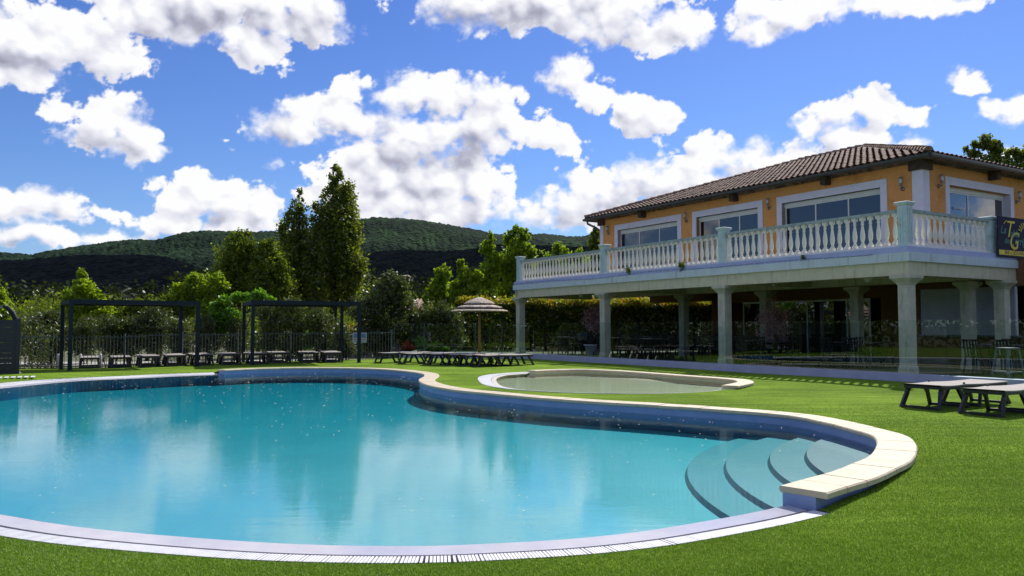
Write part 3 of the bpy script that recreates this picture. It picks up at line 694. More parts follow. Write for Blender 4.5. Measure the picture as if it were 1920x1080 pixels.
SP = 5.98; XL = -3 * SP - .36; YB = 22.0; ZF = .22; ZT = z_c1
print('levels', z_beam, z_f0, z_f1, z_c1, z_bb, z_rail)
# terrace slab, edge beams, fascias
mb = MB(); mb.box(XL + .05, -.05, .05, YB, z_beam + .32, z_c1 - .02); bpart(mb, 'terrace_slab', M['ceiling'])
mb = MB(); mb.box(XL, 0, 0, .34, z_beam, z_f0); mb.box(-.34, 0, .34, YB, z_beam + .001, z_f0); mb.box(XL, XL + .3, .34, 4.0, z_beam + .002, z_f0 - .001)
for i in (1, 2): mb.box(-i*SP - .34, -i*SP - .02, .34, 4.1, z_beam + .06, z_f0 - .002)
mb.box(XL + .3, -.34, 4.12, 4.4, z_beam + .03, z_f0 - .003); bpart(mb, 'edge_beam', M['beam'])
mb = MB(); x = XL - .06
while x < .05:                                         # boards with visible joints
    x2 = min(x + 2.98, .06); mb.box(x + .004, x2 - .004, -.07, .0, z_f0, z_f1); x += 2.98
y = -.0
while y < YB: mb.box(0, .07, y + .004, min(y + 2.98, YB) - .004, z_f0 + .001, z_f1 - .001); y += 2.98
bpart(mb, 'fascia_board', M['fascia'])
mb = MB(); mb.box(XL - .03, .035, -.035, .3, z_f1, z_c1); mb.box(-.26, .036, .3, YB, z_f1 + .001, z_c1 - .001); mb.box(XL - .031, XL + .3, .3, 14, z_f1 + .002, z_c1 - .002)
bpart(mb, 'cornice', M['cornice'])
# columns
def column_mb(h, sq=.142):
    mb = MB(); z0 = ZF - .12; b = mb
    b.loft_sq([(sq + .025, z0), (sq + .025, z0 + .28), (sq, z0 + .36)])
    zz = z0 + .36; ztop = h - .34; n = 4
    for i in range(n):
        a = zz + (ztop - zz) * i / n; c = zz + (ztop - zz) * (i + 1) / n
        b.loft_sq([(sq - .004, a), (sq, a + .004), (sq, c - .004), (sq - .004, c)])
    b.loft_sq([(sq, ztop), (sq, ztop + .10), (sq + .02, ztop + .12), (sq + .03, ztop + .15), (sq + .08, ztop + .21), (sq + .12, ztop + .25), (sq + .135, ztop + .27), (sq + .135, h - .002)])
    return b
c0 = column_mb(z_beam).build('column', M['column'], bld); c0.location = (-.18, .18, 0)
cpos = [(-.18 - i * SP, .18) for i in (1, 2, 3)]
s_cols = [.023, .225, .415, .63]
cpos.append((bl(1816, 600, 4.25)[0], 4.25))
for s in s_cols[1:]: cpos.append((-s * 19.3 - .1, 4.05 + .2))
ysc = bs(1887, 600, 0)[0]; cpos += [(-.18, ysc + .15), (-.18, ysc * 2 + .2), (-.18, ysc * 3 + .3)]; print('side column', ysc)
for q in cpos: c = c0.copy(); COL.objects.link(c); c.parent = bld; c.location = (*q, 0)
# terrace floor inside the kerb
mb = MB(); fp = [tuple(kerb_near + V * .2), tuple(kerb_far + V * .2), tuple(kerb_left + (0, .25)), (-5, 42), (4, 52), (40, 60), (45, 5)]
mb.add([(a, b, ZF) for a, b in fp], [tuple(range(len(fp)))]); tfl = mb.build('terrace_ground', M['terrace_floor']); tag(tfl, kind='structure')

# ---- balustrades
def bal_mesh(hh):
    mb = MB(); s = .058; mb.box(-s, s, -s, s, 0, .10 * hh); mb.box(-s * .95, s * .95, -s * .95, s * .95, .90 * hh, hh)
    pr = [(.045, .10), (.054, .125), (.048, .15), (.030, .17), (.034, .20), (.050, .27), (.060, .36), (.059, .43), (.050, .53), (.038, .64), (.029, .73), (.028, .755), (.042, .775), (.042, .79), (.030, .81), (.034, .85), (.047, .88), (.047, .90)]
    mb.lathe([(r, z * hh) for r, z in pr], 10); return mb
rail_h = .075; z_pl = z_c1 + .06; BH = (z_rail - rail_h) - z_pl
def balustrade(root, n_bays, spacing, first, axis_len, cnt, posts, end_clip=None):
    pm = None; bm_ = None
    for p in posts:
        if pm is None:
            mb = MB(); w2 = .125; mb.loft_sq([(w2, z_c1), (w2, z_rail + .09)])
            for t_ in (-.07, 0, .07): mb.box(t_ - .018, t_ + .018, -w2 - .012, -w2 + .002, z_c1 + .12, z_rail + .02); mb.box(w2 - .002, w2 + .012, t_ - .018, t_ + .018, z_c1 + .12, z_rail + .02)
            mb.loft_sq([(w2 + .02, z_rail + .09), (w2 + .04, z_rail + .11), (w2 + .04, z_rail + .13), (w2 + .055, z_rail + .14), (w2 + .055, z_rail + .165), (w2 + .03, z_rail + .175)])
            pm = mb.build('post', M['postblue'], root); o = pm
        else: o = pm.copy(); COL.objects.link(o); o.parent = root
        o.location = (p, 0, 0)
    for a, b, k in cnt:
        for i in range(k):
            x = a + (b - a) * (i + .5) / k
            if bm_ is None: bm_ = bal_mesh(BH).build('baluster', M['balwhite'], root); o = bm_
            else: o = bm_.copy(); COL.objects.link(o); o.parent = root
            o.location = (x, 0, z_pl)
fb = empty('front_balustrade', MW @ Vector((0, .17, 0)), RZ, 'long white balustrade along the front edge of the restaurant terrace, facing the pool', 'balustrade', None); fb.name = 'balustrade'
posts = [-.17 - i * SP for i in range(4)]
cnt = [(posts[i + 1] + .15, posts[i] - .15, 25) for i in range(3)]
balustrade(fb, 3, SP, 0, 0, cnt, posts)
mb = MB()
for i in range(3):
    a, b = posts[i + 1] + .15, posts[i] - .15; n = 4
    for j in range(n): mb.box(a + (b - a) * j / n + .002, a + (b - a) * (j + 1) / n - .002, -.085, .085, z_rail - rail_h, z_rail + random.uniform(-.003, .003))
mb.build('handrail', M['railgrey'], fb)
mb = MB(); mb.box(posts[3] - .15, .0, -.12, .12, z_c1 + .001, z_pl); mb.build('plinth', M['balwhite'], fb)
sb = empty('balustrade', MW @ Vector((-.17, 0, 0)), RZ + pi / 2, 'short white balustrade on the right side of the terrace, behind the navy banner', 'balustrade')
ysp = bs(1865, 400, 0)[0]; print('side post', ysp); sp2 = [ysp, ysp * 2]
o0 = [c for c in fb.children if c.name.startswith('post')][0]; b0 = [c for c in fb.children if c.name.startswith('baluster')][0]
for p in sp2: o = o0.copy(); COL.objects.link(o); o.parent = sb; o.location = (p, 0, -.10)
for a, b, k in ((.32, ysp - .15, int(ysp / .275)), (ysp + .15, ysp * 2 - .15, int(ysp / .275))):
    for i in range(k): o = b0.copy(); COL.objects.link(o); o.parent = sb; o.location = (a + (b - a) * (i + .5) / k, 0, z_pl)
mb = MB()
for a, b in ((.32, ysp - .15), (ysp + .15, ysp * 2 - .15)):
    for j in range(3): mb.box(a + (b - a) * j / 3 + .002, a + (b - a) * (j + 1) / 3 - .002, -.085, .085, z_rail - rail_h, z_rail)
mb.build('handrail', M['railgrey'], sb)
mb = MB(); mb.box(.14, ysp * 2, -.12, .12, z_c1 + .001, z_pl); mb.build('plinth', M['balwhite'], sb)

# ---- upper storey
YW = 4.05; XC = bl(1731, 400, YW)[0]; XE = bl(1127, 440, YW)[0]; ZW = bl(1733, 301, YW)[1]; YK = YW + 10.4
print('upper', XC, XE, ZW)
wins = [(1153, 1278, 401.5, (1162, 1273), (1170, 1204, 1239, 1271.6)), (1299, 1431, 375, (1307, 1423), (1319, 1354, 1388, 1421.6)), (1458, 1665, 334.4, (1468, 1653), (1480, 1535.5, 1593, 1652))]
ztop_s = bl(1665, 334.4, YW)[1]; ztop_o = ztop_s - .24; TF = z_c1 + .02; T = .3
openings = []
for L, R, tp, (l, r), ms in wins:
    xa = bl(L, 450, YW)[0]; xb = bl(R, 420, YW)[0]; ia, ib = xa + .22, xb - .22; openings.append((xa, xb, ia, ib))
print(openings, ztop_s)
wall = MB(); xs = [XE] + [v for o in openings for v in (o[2], o[3])] + [XC]
for i in range(0, len(xs), 2): wall.box(xs[i], xs[i + 1], YW, YW + T, TF, ztop_o)
wall.box(XE, XC, YW, YW + T, ztop_o, ZW)
ya = bs(1773, 400, XC)[0]; yb = bs(1900, 400, XC)[0]; zs_t = bs(1773, 330, XC)[1]; print('side', ya, yb, zs_t)
sa, sb_ = ya + .2, yb - .2; zs_o = ztop_o
wall.box(XC - T, XC, YW + T, sa, TF, zs_o); wall.box(XC - T, XC, sb_, YK, TF, zs_o); wall.box(XC - T, XC, YW + T, YK, zs_o, ZW - .001)
wall.box(XE, XE + T, YW + T, YK, TF, ZW - .001); wall.box(XE + T, XC - T, YK - T, YK, TF, ZW - .002)
bpart(wall, 'upper_wall', M['orange'])
mb = MB(); mb.box(XE + T + .01, XC - T - .01, YW + 3.2, YW + 3.25, TF, ZW - .1); mb.box(XE + T, XC - T, YW + T, YK - T, TF + .001, TF + .01); mb.box(XE + T, XC - T, YW + T, YK - T, ZW - .12, ZW - .1)
bpart(mb, 'interior', M['dark_room'])
for xa, xb, ia, ib in openings:
    mb = MB(); p = .03; mb.box(xa, ia, YW - p, YW + .24, TF, ztop_o); mb.box(ib, xb, YW - p, YW + .24, TF, ztop_o); mb.box(xa, xb, YW - p, YW + .24, ztop_o, ztop_s); bpart(mb, 'window_surround', M['pinkwhite'])
mb = MB(); mb.box(XC, XC + .03, ya, sa, TF, zs_o); mb.box(XC, XC + .03, sb_, yb, TF, zs_o); mb.box(XC, XC + .03, ya, yb, zs_o, zs_o + .24)
mb.box(XC - .3, XC - .001, sb_ - .006, sb_ + .02, TF, zs_o)
bpart(mb, 'window_surround', M['pinkwhite'])
def lmesh(pts, z0, z1):
    n = len(pts); m_ = MB(); m_.add([(x, y, z0) for x, y in pts] + [(x, y, z1) for x, y in pts], [tuple(range(n))[::-1], tuple(range(n, 2 * n))] + [(i, (i + 1) % n, n + (i + 1) % n, n + i) for i in range(n)]); return m_
zp = ZW - .25
bpart(lmesh([(XC - .30, YW - .035), (XC + .035, YW - .035), (XC + .035, YW + .30), (XC + .002, YW + .30), (XC + .002, YW - .002), (XC - .30, YW - .002)], TF, zp), 'corner_pilaster', M['pinkwhite'])
bpart(lmesh([(XE + .2, YW - .035), (XE + .2, YW - .002), (XE - .002, YW - .002), (XE - .002, YW + .3), (XE - .035, YW + .3), (XE - .035, YW - .035)], TF, zp), 'corner_pilaster', M['pinkwhite'])
def window(xs, z0, z1, yp, name, axis='x', shutter=.13, parent=None):
    fr = MB(); f = .045; ax = axis
    def bx(a, b, c, d, e, g):
        if ax == 'x': fr.box(a, b, yp + c, yp + d, e, g)
        else: fr.box(yp - d, yp - c, a, b, e, g)
    a, b = xs[0], xs[-1]; zt = z1 - shutter
    bx(a, b, -.03, .05, zt, z1)
    for k in range(3): bx(a, b, -.04 - .0, -.03, zt + .01 + k * shutter / 3, zt + (k + .8) * shutter / 3)
    bx(a, b, 0, .05, zt - f, zt); bx(a, b, 0, .05, z0, z0 + f)
    for i, x in enumerate(xs):
        o = 0 if i == 0 else (-f if i == len(xs) - 1 else -f / 2); bx(x + o, x + o + f, 0, .05, z0 + f, zt - f)
    w_ = fr.build('window', M['upvc'], parent or bld)
    for i in range(len(xs) - 1):
        g_ = MB(); a, b = xs[i] + f / 2, xs[i + 1] - f / 2; t = random.uniform(-.004, .004)
        if ax == 'x': g_.add([(a, yp + .02, z0), (b, yp + .02 + t, z0), (b, yp + .02 + t, zt), (a, yp + .02, zt), (a, yp + .026, z0), (b, yp + .026 + t, z0), (b, yp + .026 + t, zt), (a, yp + .026, zt)], [(0,1,2,3),(7,6,5,4),(0,4,5,1),(1,5,6,2),(2,6,7,3),(3,7,4,0)])
        else: g_.add([(yp - .02, a, z0), (yp - .02 - t, b, z0), (yp - .02 - t, b, zt), (yp - .02, a, zt), (yp - .026, a, z0), (yp - .026 - t, b, z0), (yp - .026 - t, b, zt), (yp - .026, a, zt)], [(0,1,2,3),(7,6,5,4),(0,4,5,1),(1,5,6,2),(2,6,7,3),(3,7,4,0)])
        g_.build('pane', M['pane'], w_)
    return w_
for (xa, xb, ia, ib) in openings:
    n = 3; window([ia + (ib - ia) * i / n for i in range(n + 1)], TF, ztop_o, YW + .16, 'w')
dr = window([sa, sa + (sb_ - sa) * .40, sb_ - .02], TF, zs_o, XC - .2, 'd', 'y'); dr.name = 'terrace_door'
for zz in (1.35, 1.0):
    mb = MB(); mb.tube([(XC - .19, sa + (sb_ - sa) * .40, TF + zz), (XC - .14, sa + (sb_ - sa) * .40, TF + zz), (XC - .14, sa + (sb_ - sa) * .40 + .07, TF + zz - .02)], .011, 6); mb.build('handle', M['metal'], dr)

# ---- text helper
def text_mb(txt, size, shear=0.0):
    cu = bpy.data.curves.new('t', 'FONT'); cu.body = txt; cu.size = size; cu.shear = shear; cu.extrude = .002; cu.resolution_u = 3
    o = bpy.data.objects.new('t', cu); COL.objects.link(o); bpy.context.view_layer.update()
    dg = bpy.context.evaluated_depsgraph_get(); me = o.evaluated_get(dg).to_mesh()
    vs = [v.co.copy() for v in me.vertices]; fs = [tuple(p.vertices) for p in me.polygons]
    bpy.data.objects.remove(o); return vs, fs
def put_text(mb, txt, size, org, ex, ez, shear=0):
    vs, fs = text_mb(txt, size, shear); ex = Vector(ex); ez = Vector(ez); n = ex.cross(ez)
    mb.add([Vector(org) + ex * v.x + ez * v.y + n * v.z for v in vs], fs)
yt, zt0 = bs(1789, 391.5, XC - .172); mb = MB(); put_text(mb, 'RESTAURANT', .10, (XC - .172, yt, zt0), (0, 1, 0), (0, 0, 1)); mb.build('door_lettering', M['white'], dr)

# ---- roof
OV = .50; ye = YW - OV; xe1 = XC + OV; xe0 = XE - OV; yk = YK + OV
ZE = bl(1741, 289, ye)[1] + .02
def proj(x, y, z):
    q = MW @ Vector((x, y, z)) - Vector((0, 0, H)); f_ = q.y * cos(TH) + q.z * sin(TH); return 960 + F * q.x / f_, 540 - F * (q.z * cos(TH) - q.y * sin(TH)) / f_
half = min(np.arange(4, 8, .02), key=lambda h_: abs(proj(xe1 - h_, ye + h_, 8)[0] - 1620)); yk = ye + 2 * half; YK = yk - OV
SL = min(np.arange(.2, .5, .002), key=lambda s_: abs(proj(xe1 - half, ye + half, ZE + half * s_)[1] - 277)); ln = sqrt(1 + SL * SL); print('roof', half, SL, proj(xe1, ye, ZE))
print('eave', ZE, half)
def roof_face(mb, base, p0, e, s, L, run, clipL, clipR, pitch=.235, course=.36):
    """p0 eave start, e along the eave, s horizontal inward unit; run horizontal depth; clips: hips at 45 deg"""
    p0 = Vector(p0); e = Vector(e); s3 = (Vector(s) + Vector((0, 0, SL))).normalized(); nrm = e.cross(s3)
    if nrm.z < 0: nrm = -nrm
    sl = run * ln; nc = int(L / pitch)
    q = [p0, p0 + e * L, p0 + e * (L - run * clipR) + s3 * sl, p0 + e * (run * clipL) + s3 * sl]
    base.add(q, [(0, 1, 2, 3)])
    for i in range(nc):
        u = (i + .5) * pitch; umax = 1e9
        m = min((u / clipL) if clipL else 1e9, ((L - u) / clipR) if clipR else 1e9, run)
        nk_ = int(m * ln / course + .35)
        for j in range(max(nk_, 1)):
            a = j * course - .05; b = a + course + .05; r0 = .098; r1 = .080; lift = .045 + random.uniform(-.004, .006); jx = random.uniform(-.008, .008)
            vs = []
            for (d, r, lf) in ((a, r0, lift), (b, r1, lift - .035)):
                for k in range(6): A = pi * k / 5; vs.append(p0 + e * (u + jx + r * cos(A)) + s3 * d + nrm * (lf + r * .8 * sin(A)))
            mb.add(vs, [(k, k + 1, k + 7, k + 6) for k in range(5)], True)
        # channel tile underneath
        a = -.03; vs = []
        for d in (a, max(m * ln, .2)):
            for k in range(5): A = pi + pi * k / 4; vs.append(p0 + e * (u + pitch / 2 + .085 * cos(A)) + s3 * d + nrm * (.055 + .05 * sin(A)))
        mb.add(vs, [(k, k + 1, k + 6, k + 5) for k in range(4)], True)
tiles = MB(); base = MB()
roof_face(tiles, base, (xe0, ye, ZE), (1, 0, 0), (0, 1, 0), xe1 - xe0, half, 1, 1)
roof_face(tiles, base, (xe1, ye, ZE), (0, 1, 0), (-1, 0, 0), yk - ye, half, 1, 1)
roof_face(tiles, base, (xe0, yk, ZE), (0, -1, 0), (1, 0, 0), yk - ye, half, 1, 1)
base.add([(xe0, yk, ZE), (xe1, yk, ZE), (xe1 - half, yk - half, ZE + half * SL), (xe0 + half, yk - half, ZE + half * SL)], [(0, 1, 2, 3)])
rf = bpart(base, 'roof', M['wood_dark']); bt = tiles.build('roof_tiles', M['tile'], rf)
caps = MB()
def cap_run(a, b, r=.12):
    a = Vector(a); b = Vector(b); L = (b - a).length; d = (b - a) / L; n = int(L / .34); x = d.cross(Vector((0, 0, 1))).normalized(); up = x.cross(d)
    for i in range(n):
        p = a + d * (i * L / n); q = a + d * ((i + 1) * L / n + .05); vs = []
        for P_, rr_, lf in ((p, r * 1.08, .05 + random.uniform(-.006, .006)), (q, r * .88, .03)):
            for k in range(8): A = pi * k / 7; vs.append(P_ + x * rr_ * cos(A) + up * (rr_ * sin(A) + lf))
        caps.add(vs, [(k, k + 1, k + 9, k + 8) for k in range(7)] + [tuple(range(8))], True)
ZR = ZE + half * SL
cap_run((xe1 + .02, ye - .02, ZE + .04), (xe1 - half, ye + half, ZR)); cap_run((xe0 - .02, ye - .02, ZE + .04), (xe0 + half, ye + half, ZR)); cap_run((xe0 + half, ye + half, ZR), (xe1 - half, ye + half, ZR)); cap_run((xe1 + .02, yk, ZE), (xe1 - half, yk - half, ZR))
caps.build('ridge_tiles', M['tile'], rf)
mb = MB()
for a, b in (((xe0 - .06, ye - .07, ZE - .02), (xe1 + .06, ye - .07, ZE - .02)), ((xe1 + .07, ye - .06, ZE - .02), (xe1 + .07, yk, ZE - .02)), ((xe0 - .07, ye - .06, ZE - .02), (xe0 - .07, yk, ZE - .02))):
    a = Vector(a); b = Vector(b); d = (b - a).normalized(); x = d.cross(Vector((0, 0, 1))).normalized(); vs = []
    for p in (a, b):
        for k in range(9): A = pi + pi * k / 8; vs.append(p + x * .075 * cos(A) + Vector((0, 0, .095 * sin(A) + .02)))
    for p in (a, b):
        for k in range(9): A = pi + pi * k / 8; vs.append(p + x * .067 * cos(A) + Vector((0, 0, .087 * sin(A) + .02)))
    mb.add(vs, [(k, k+1, k+10, k+9) for k in range(8)] + [(18+k, 27+k, 28+k, 19+k) for k in range(8)] + [tuple(range(9)), tuple(range(9, 18))], True)
n = 18
for i in range(n): x = xe0 + (xe1 - xe0) * (i + .5) / n; mb.bar((x, ye - .146, ZE - .08), (x, ye - .146, ZE + .03), .012, .006)
g_ = bpart(mb, 'rain_gutter', M['gutter'])
mb = MB(); mb.tube([(xe0 + .15, ye - .02, ZE - .09), (xe0 + .15, ye + .0, ZE - .22), (xe0 + .35, ye + .35, ZE - .42), (XE - .06, YW + .12, ZE - .6), (XE - .06, YW + .12, TF)], .05, 10); mb.build('downpipe', M['gutter'], g_)
mb = MB(); e_ = .006
mb.add([(xe0, ye, ZE - .03), (xe1, ye, ZE - .03), (XC, YW, ZW + .05), (XE, YW, ZW + .05), (xe1, yk, ZE - .03), (XC, YK, ZW + .05), (xe0, yk, ZE - .03), (XE, YK, ZW + .05)], [(0, 3, 2, 1), (1, 2, 5, 4), (0, 6, 7, 3)])
mb.box(xe0, xe1, ye - .006, ye + .02, ZE - .07, ZE + .03); mb.box(xe1 - .02, xe1 + .006, ye + .02, yk, ZE - .071, ZE + .029)
mb.box(XE, XC, YW - .03, YW - .002, ZW - .03, ZW + .06); mb.box(XC + .002, XC + .03, YW, YK, ZW - .03, ZW + .06)
bpart(mb, 'soffit', M['wood_mid'])
for px in (1208.5, 1381, 1554):
    x = bl(px, 380, YW)[0]; mb = MB(); mb.box(x - .1, x + .1, YW - .30, YW, ZW - .23, ZW + .05); bpart(mb, 'beam_end', M['wood_dark'])
y_ = bs(1855, 326, XC)[0]
for q in (y_, y_ + 4): mb = MB(); mb.box(XC, XC + .30, q - .1, q + .1, ZW - .23, ZW + .05); bpart(mb, 'beam_end', M['wood_dark'])
mb = MB(); mb.box(XC - .36, XC + .12, YW - .12, YW + .36, zp, ZW + .06); bpart(mb, 'beam_end', M['wood_dark'])
mb = MB(); mb.box(XE - .12, XE + .3, YW - .12, YW + .3, zp, ZW + .06); bpart(mb, 'beam_end', M['wood_dark'])

# ---- wall lamps: bracket, stem, glass cylinder with steel cap
def wall_lamp(label):
    r = empty('wall_lamp', (0, 0, 0), 0, label, 'wall lamp', 'steel wall lamps beside the upper windows')
    mb = MB(); mb.lathe([(.055, -.11), (.06, -.10), (.06, -.07)], 12); 
    for i, v in enumerate(mb.v): mb.v[i] = (v[0], -(v[2] + .11), v[1] - .06)
    mb.build('wall_plate', M['metal'], r)
    mb = MB(); mb.tube([(0, -.02, -.06), (0, -.10, -.06), (0, -.12, -.03), (0, -.12, .04)], .018, 8); mb.lathe([(.025, .02), (.045, .03), (.045, .09), (.03, .10)], 12, (0, -.12, 0)); mb.build('bracket', M['metal'], r)
    mb = MB(); mb.lathe([(.042, .10), (.045, .12), (.045, .24)], 12, (0, -.12, 0)); mb.build('glass_shade', M['frost'], r)
    mb = MB(); mb.lathe([(.07, .24), (.075, .25), (.03, .275), (.01, .28)], 14, (0, -.12, 0)); mb.build('cap', M['metal'], r)
    return r
lamps = [(1139, 434, 'f', 'first steel wall lamp from the left, at the far end of the orange front wall'), (1285, 410, 'f', 'steel wall lamp between the leftmost and the middle upper window'), (1440, 385, 'f', 'steel wall lamp between the middle and the widest upper window'), (1690, 348, 'f', 'steel wall lamp between the widest window and the corner pilaster'), (1762, 343, 's', 'steel wall lamp just right of the corner pilaster, left of the terrace door'), (1908, 373, 's', 'steel wall lamp right of the terrace door at the picture edge')]
lp0 = None
for px, py, sd_, lab in lamps:
    if lp0 is None: lp0 = wall_lamp(lab); o = lp0
    else: o = copy_tree(lp0); o['label'] = lab
    if sd_ == 'f': x, z = bl(px + 3, py, YW); o.matrix_world = MW @ Matrix.Translation((x, YW, z - .04))
    else: y_, z = bs(px - 3, py, XC); o.matrix_world = MW @ Matrix.Translation((XC, y_, z - .04)) @ Matrix.Rotation(pi / 2, 4, 'Z')

# ---- lower storey
YG = 6.2; zl = z_beam - .02
gx = [bl(p, 600, YG)[0] for p in (1362, 1390, 1445, 1510, 1585, 1628)]
zg = bl(1510, 563, YG)[1]; print('lower', gx, zg)
mb = MB(); xl = bl(1345, 600, YG)[0]; xr = bl(1652, 600, YG)[0]; xr2 = bl(1665, 600, YG)[0]
mb.box(xl, gx[0], YG, YG + .3, ZF, z_c1 - .1); mb.box(gx[0], xr, YG, YG + .3, zg, z_c1 - .1); mb.box(xr, -.9, YG + .001, YG + .3, ZF, z_c1 - .1)
mb.box(xl, xl + .3, YG + .3, YG + 7, ZF, z_c1 - .1)
x1 = bl(1302, 600, YG)[0]; mb.box(x1 - .17, x1 + .17, YG + 1.2, YG + 1.54, ZF, z_beam + .2); mb.box(XL + .4, xl, YG + 1.2, YG + 1.5, z_beam - .12, z_c1 - .1)
bpart(mb, 'lower_wall', pmat('shade_browned_orange_render', (.22, .10, .04), (.17, .075, .03), 14, .9, .3, 60))  # orange render browned in its colour to carry the shade under the terrace
window(gx[1:], ZF, zg, YG + .1, 'g', 'x', .02)
mb = MB(); mb.box(xl + .3, 0, YG + 3.5, YG + 3.6, ZF, z_c1 - .15); bpart(mb, 'back_room', M['dark_room'])
# bar with roller shutters on the right
YS = 4.9
sh = [bl(p, 560, YS)[0] for p in (1725, 1800, 1824, 1868)]; zs0 = bl(1760, 628, YS)[1]; zs1 = bl(1760, 542, YS)[1]
mb = MB(); mb.box(sh[0] - .25, 8, YS + .06, YS + .3, ZF, zs0 - .05); mb.box(sh[0] - .25, 8, YS + .06, YS + .3, zs1, z_c1 - .1); mb.box(sh[1], sh[2], YS + .05, YS + .299, zs0, zs1); mb.box(sh[0] - .25, sh[0], YS + .05, YS + 1.4, ZF, z_c1 - .1)
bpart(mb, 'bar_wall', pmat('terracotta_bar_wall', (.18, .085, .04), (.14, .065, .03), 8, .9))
for a, b in ((sh[0], sh[1]), (sh[2], sh[3] + .5)):
    mb = MB(); z = zs0
    while z < zs1 - .03: mb.box(a, b, YS + .07, YS + .10 + .0, z + .003, z + .052); z += .055
    mb.box(a, a + .05, YS + .04, YS + .12, zs0, zs1); mb.box(b - .05, b, YS + .04, YS + .12, zs0, zs1)
    bpart(mb, 'roller_shutter', M['shutter'])
mb = MB(); mb.box(sh[0] - .1, 4, YS - .25, YS + .06, zs0 - .05, zs0); bpart(mb, 'bar_counter', M['tabletop'])

# ---- banner
by0, bz1 = bs(1864, 405, .03); bz0 = bs(1866, 481, .03)[1]
ban = empty('banner', MW @ Vector((.09, by0, 0)), RZ, 'navy restaurant banner with yellow and teal lettering hung on the right side of the terrace', 'banner')
mb = MB(); mb.box(0, .025, 0, 3.6, bz0, bz1); mb.build('board', M['signnavy'], ban)
hh = bz1 - bz0; X = .0265; EX, EZ = (0, 1, 0), (0, 0, 1)
mb = MB(); mb.box(.0255, .0275, .03, 3.5, bz0 + .05 * hh, bz0 + .17 * hh); put_text(mb, 'T', .44 * hh * 1.35, (X, .34, bz0 + .50 * hh), EX, EZ, .35); put_text(mb, 'G', .48 * hh * 1.3, (X, .52, bz0 + .21 * hh), EX, EZ, .3)
# flourishes and a half sun
mb.tube([(X, .30, bz0 + .82 * hh), (X, .42, bz0 + .90 * hh), (X, .60, bz0 + .86 * hh), (X, .78, bz0 + .90 * hh)], .011, 5); mb.tube([(X, .75, bz0 + .33 * hh), (X, .78, bz0 + .16 * hh), (X, .68, bz0 + .06 * hh), (X, .60, bz0 + .14 * hh)], .012, 5)
for k in range(7):
    A = radians(15 + k * 25); c = (1.32, bz0 + .66 * hh); mb.bar((X, c[0] + .16 * cos(A), c[1] + .16 * sin(A)), (X, c[0] + .27 * cos(A), c[1] + .27 * sin(A)), .004, .03)
mb.tube([(X, 1.32 + .13 * cos(A), bz0 + .66 * hh + .13 * sin(A)) for A in np.linspace(0, pi, 12)], .012, 5)
mb.build('yellow_lettering', M['yellow'], ban)
mb = MB(); put_text(mb, 'La', .21 * hh * 1.3, (X, .12, bz0 + .58 * hh), EX, EZ, .3); put_text(mb, 'able', .20 * hh * 1.3, (X, .62, bz0 + .52 * hh), EX, EZ, .3); put_text(mb, 'des', .17 * hh * 1.3, (X, .30, bz0 + .34 * hh), EX, EZ, .3); put_text(mb, 'arrigues', .21 * hh * 1.3, (X, .84, bz0 + .33 * hh), EX, EZ, .3)
mb.build('teal_lettering', M['teal'], ban)
mb = MB(); put_text(mb, 'BAR ~ RESTAURANT', .10 * hh * 1.25, (.0285, .30, bz0 + .075 * hh), EX, EZ); mb.build('band_lettering', M['black'], ban)

# ---- string of lights below the cornice
st = empty('string_lights', MW @ Vector((0, 0, 0)), RZ, 'thin cable of small unlit bulbs strung along the lilac cornice', 'string lights')
pts = []; n = 44
for i in range(n * 3 + 1):
    x = XL + (-.9 - XL) * i / (n * 3); pts.append((x, -.082 - .0, z_f1 + .035 + .05 * sin(i * .11) * sin(i * .031)))
mb = MB(); mb.tube(pts, .006, 5); mb.build('cable', M['fencegrey'], st)
b0_ = None
for i in range(n):
    p = pts[i * 3 + 1]
    if b0_ is None: mb = MB(); mb.lathe([(.004, -.03), (.016, -.022), (.016, -.008), (.007, .003)], 8); b0_ = mb.build('bulb', M['white'], st); o = b0_
    else: o = b0_.copy(); COL.objects.link(o); o.parent = st
    o.location = p
# floodlight at the far corner, security camera, ceiling globe
def floodlight():
    r = empty('floodlight', MW @ Vector((XL + .12, -.07, z_beam + .25)), RZ, 'small dark floodlight fixed to the far left end of the terrace edge', 'floodlight')
    mb = MB(); mb.box(-.09, .09, -.14, -.07, -.06, .08); mb.build('housing', M['anthracite'], r); mb = MB(); mb.box(-.015, .015, -.07, .0, -.01, .02); mb.tube([(.1, 0, .02), (.13, -.02, -.1), (.12, .0, -.2)], .008, 5); mb.build('bracket', M['metal'], r)
floodlight()
r = empty('security_camera', MW @ Vector((*bl(1452, 540, 2.0)[:1], 2.0, z_beam + .32)), RZ, 'white dome security camera under the terrace edge, right of the second column', 'camera')
mb = MB(); mb.lathe([(.05, -.02), (.05, 0)], 12); mb.tube([(0, 0, -.02), (0, -.02, -.12)], .02, 6); mb.build('mount', M['white'], r)
mb = MB(); mb.lathe([(.02, -.30), (.055, -.28), (.065, -.2), (.055, -.13), (.02, -.11)], 12, (0, -.03, 0)); mb.build('body', M['white'], r); mb = MB(); mb.lathe([(.01, -.01), (.028, 0)], 10, (0, -.10, -.22)); mb.build('lens', M['black'], r)
for px, lab in ((1628, 'round white ceiling light under the terrace beside the corner column'), (1090, 'round white ceiling light under the far end of the terrace')):
    r = empty('ceiling_light', MW @ Vector((bl(px, 525, .9)[0], .9, z_beam + .32)), RZ, lab, 'ceiling light', 'round lights under the terrace')
    mb = MB(); mb.lathe([(.03, -.40), (.09, -.37), (.12, -.30), (.10, -.24)], 14); mb.build('shade', M['frost'], r); mb = MB(); mb.tube([(0, 0, -.24), (0, 0, 0)], .03, 8); mb.build('stem', M['white'], r)
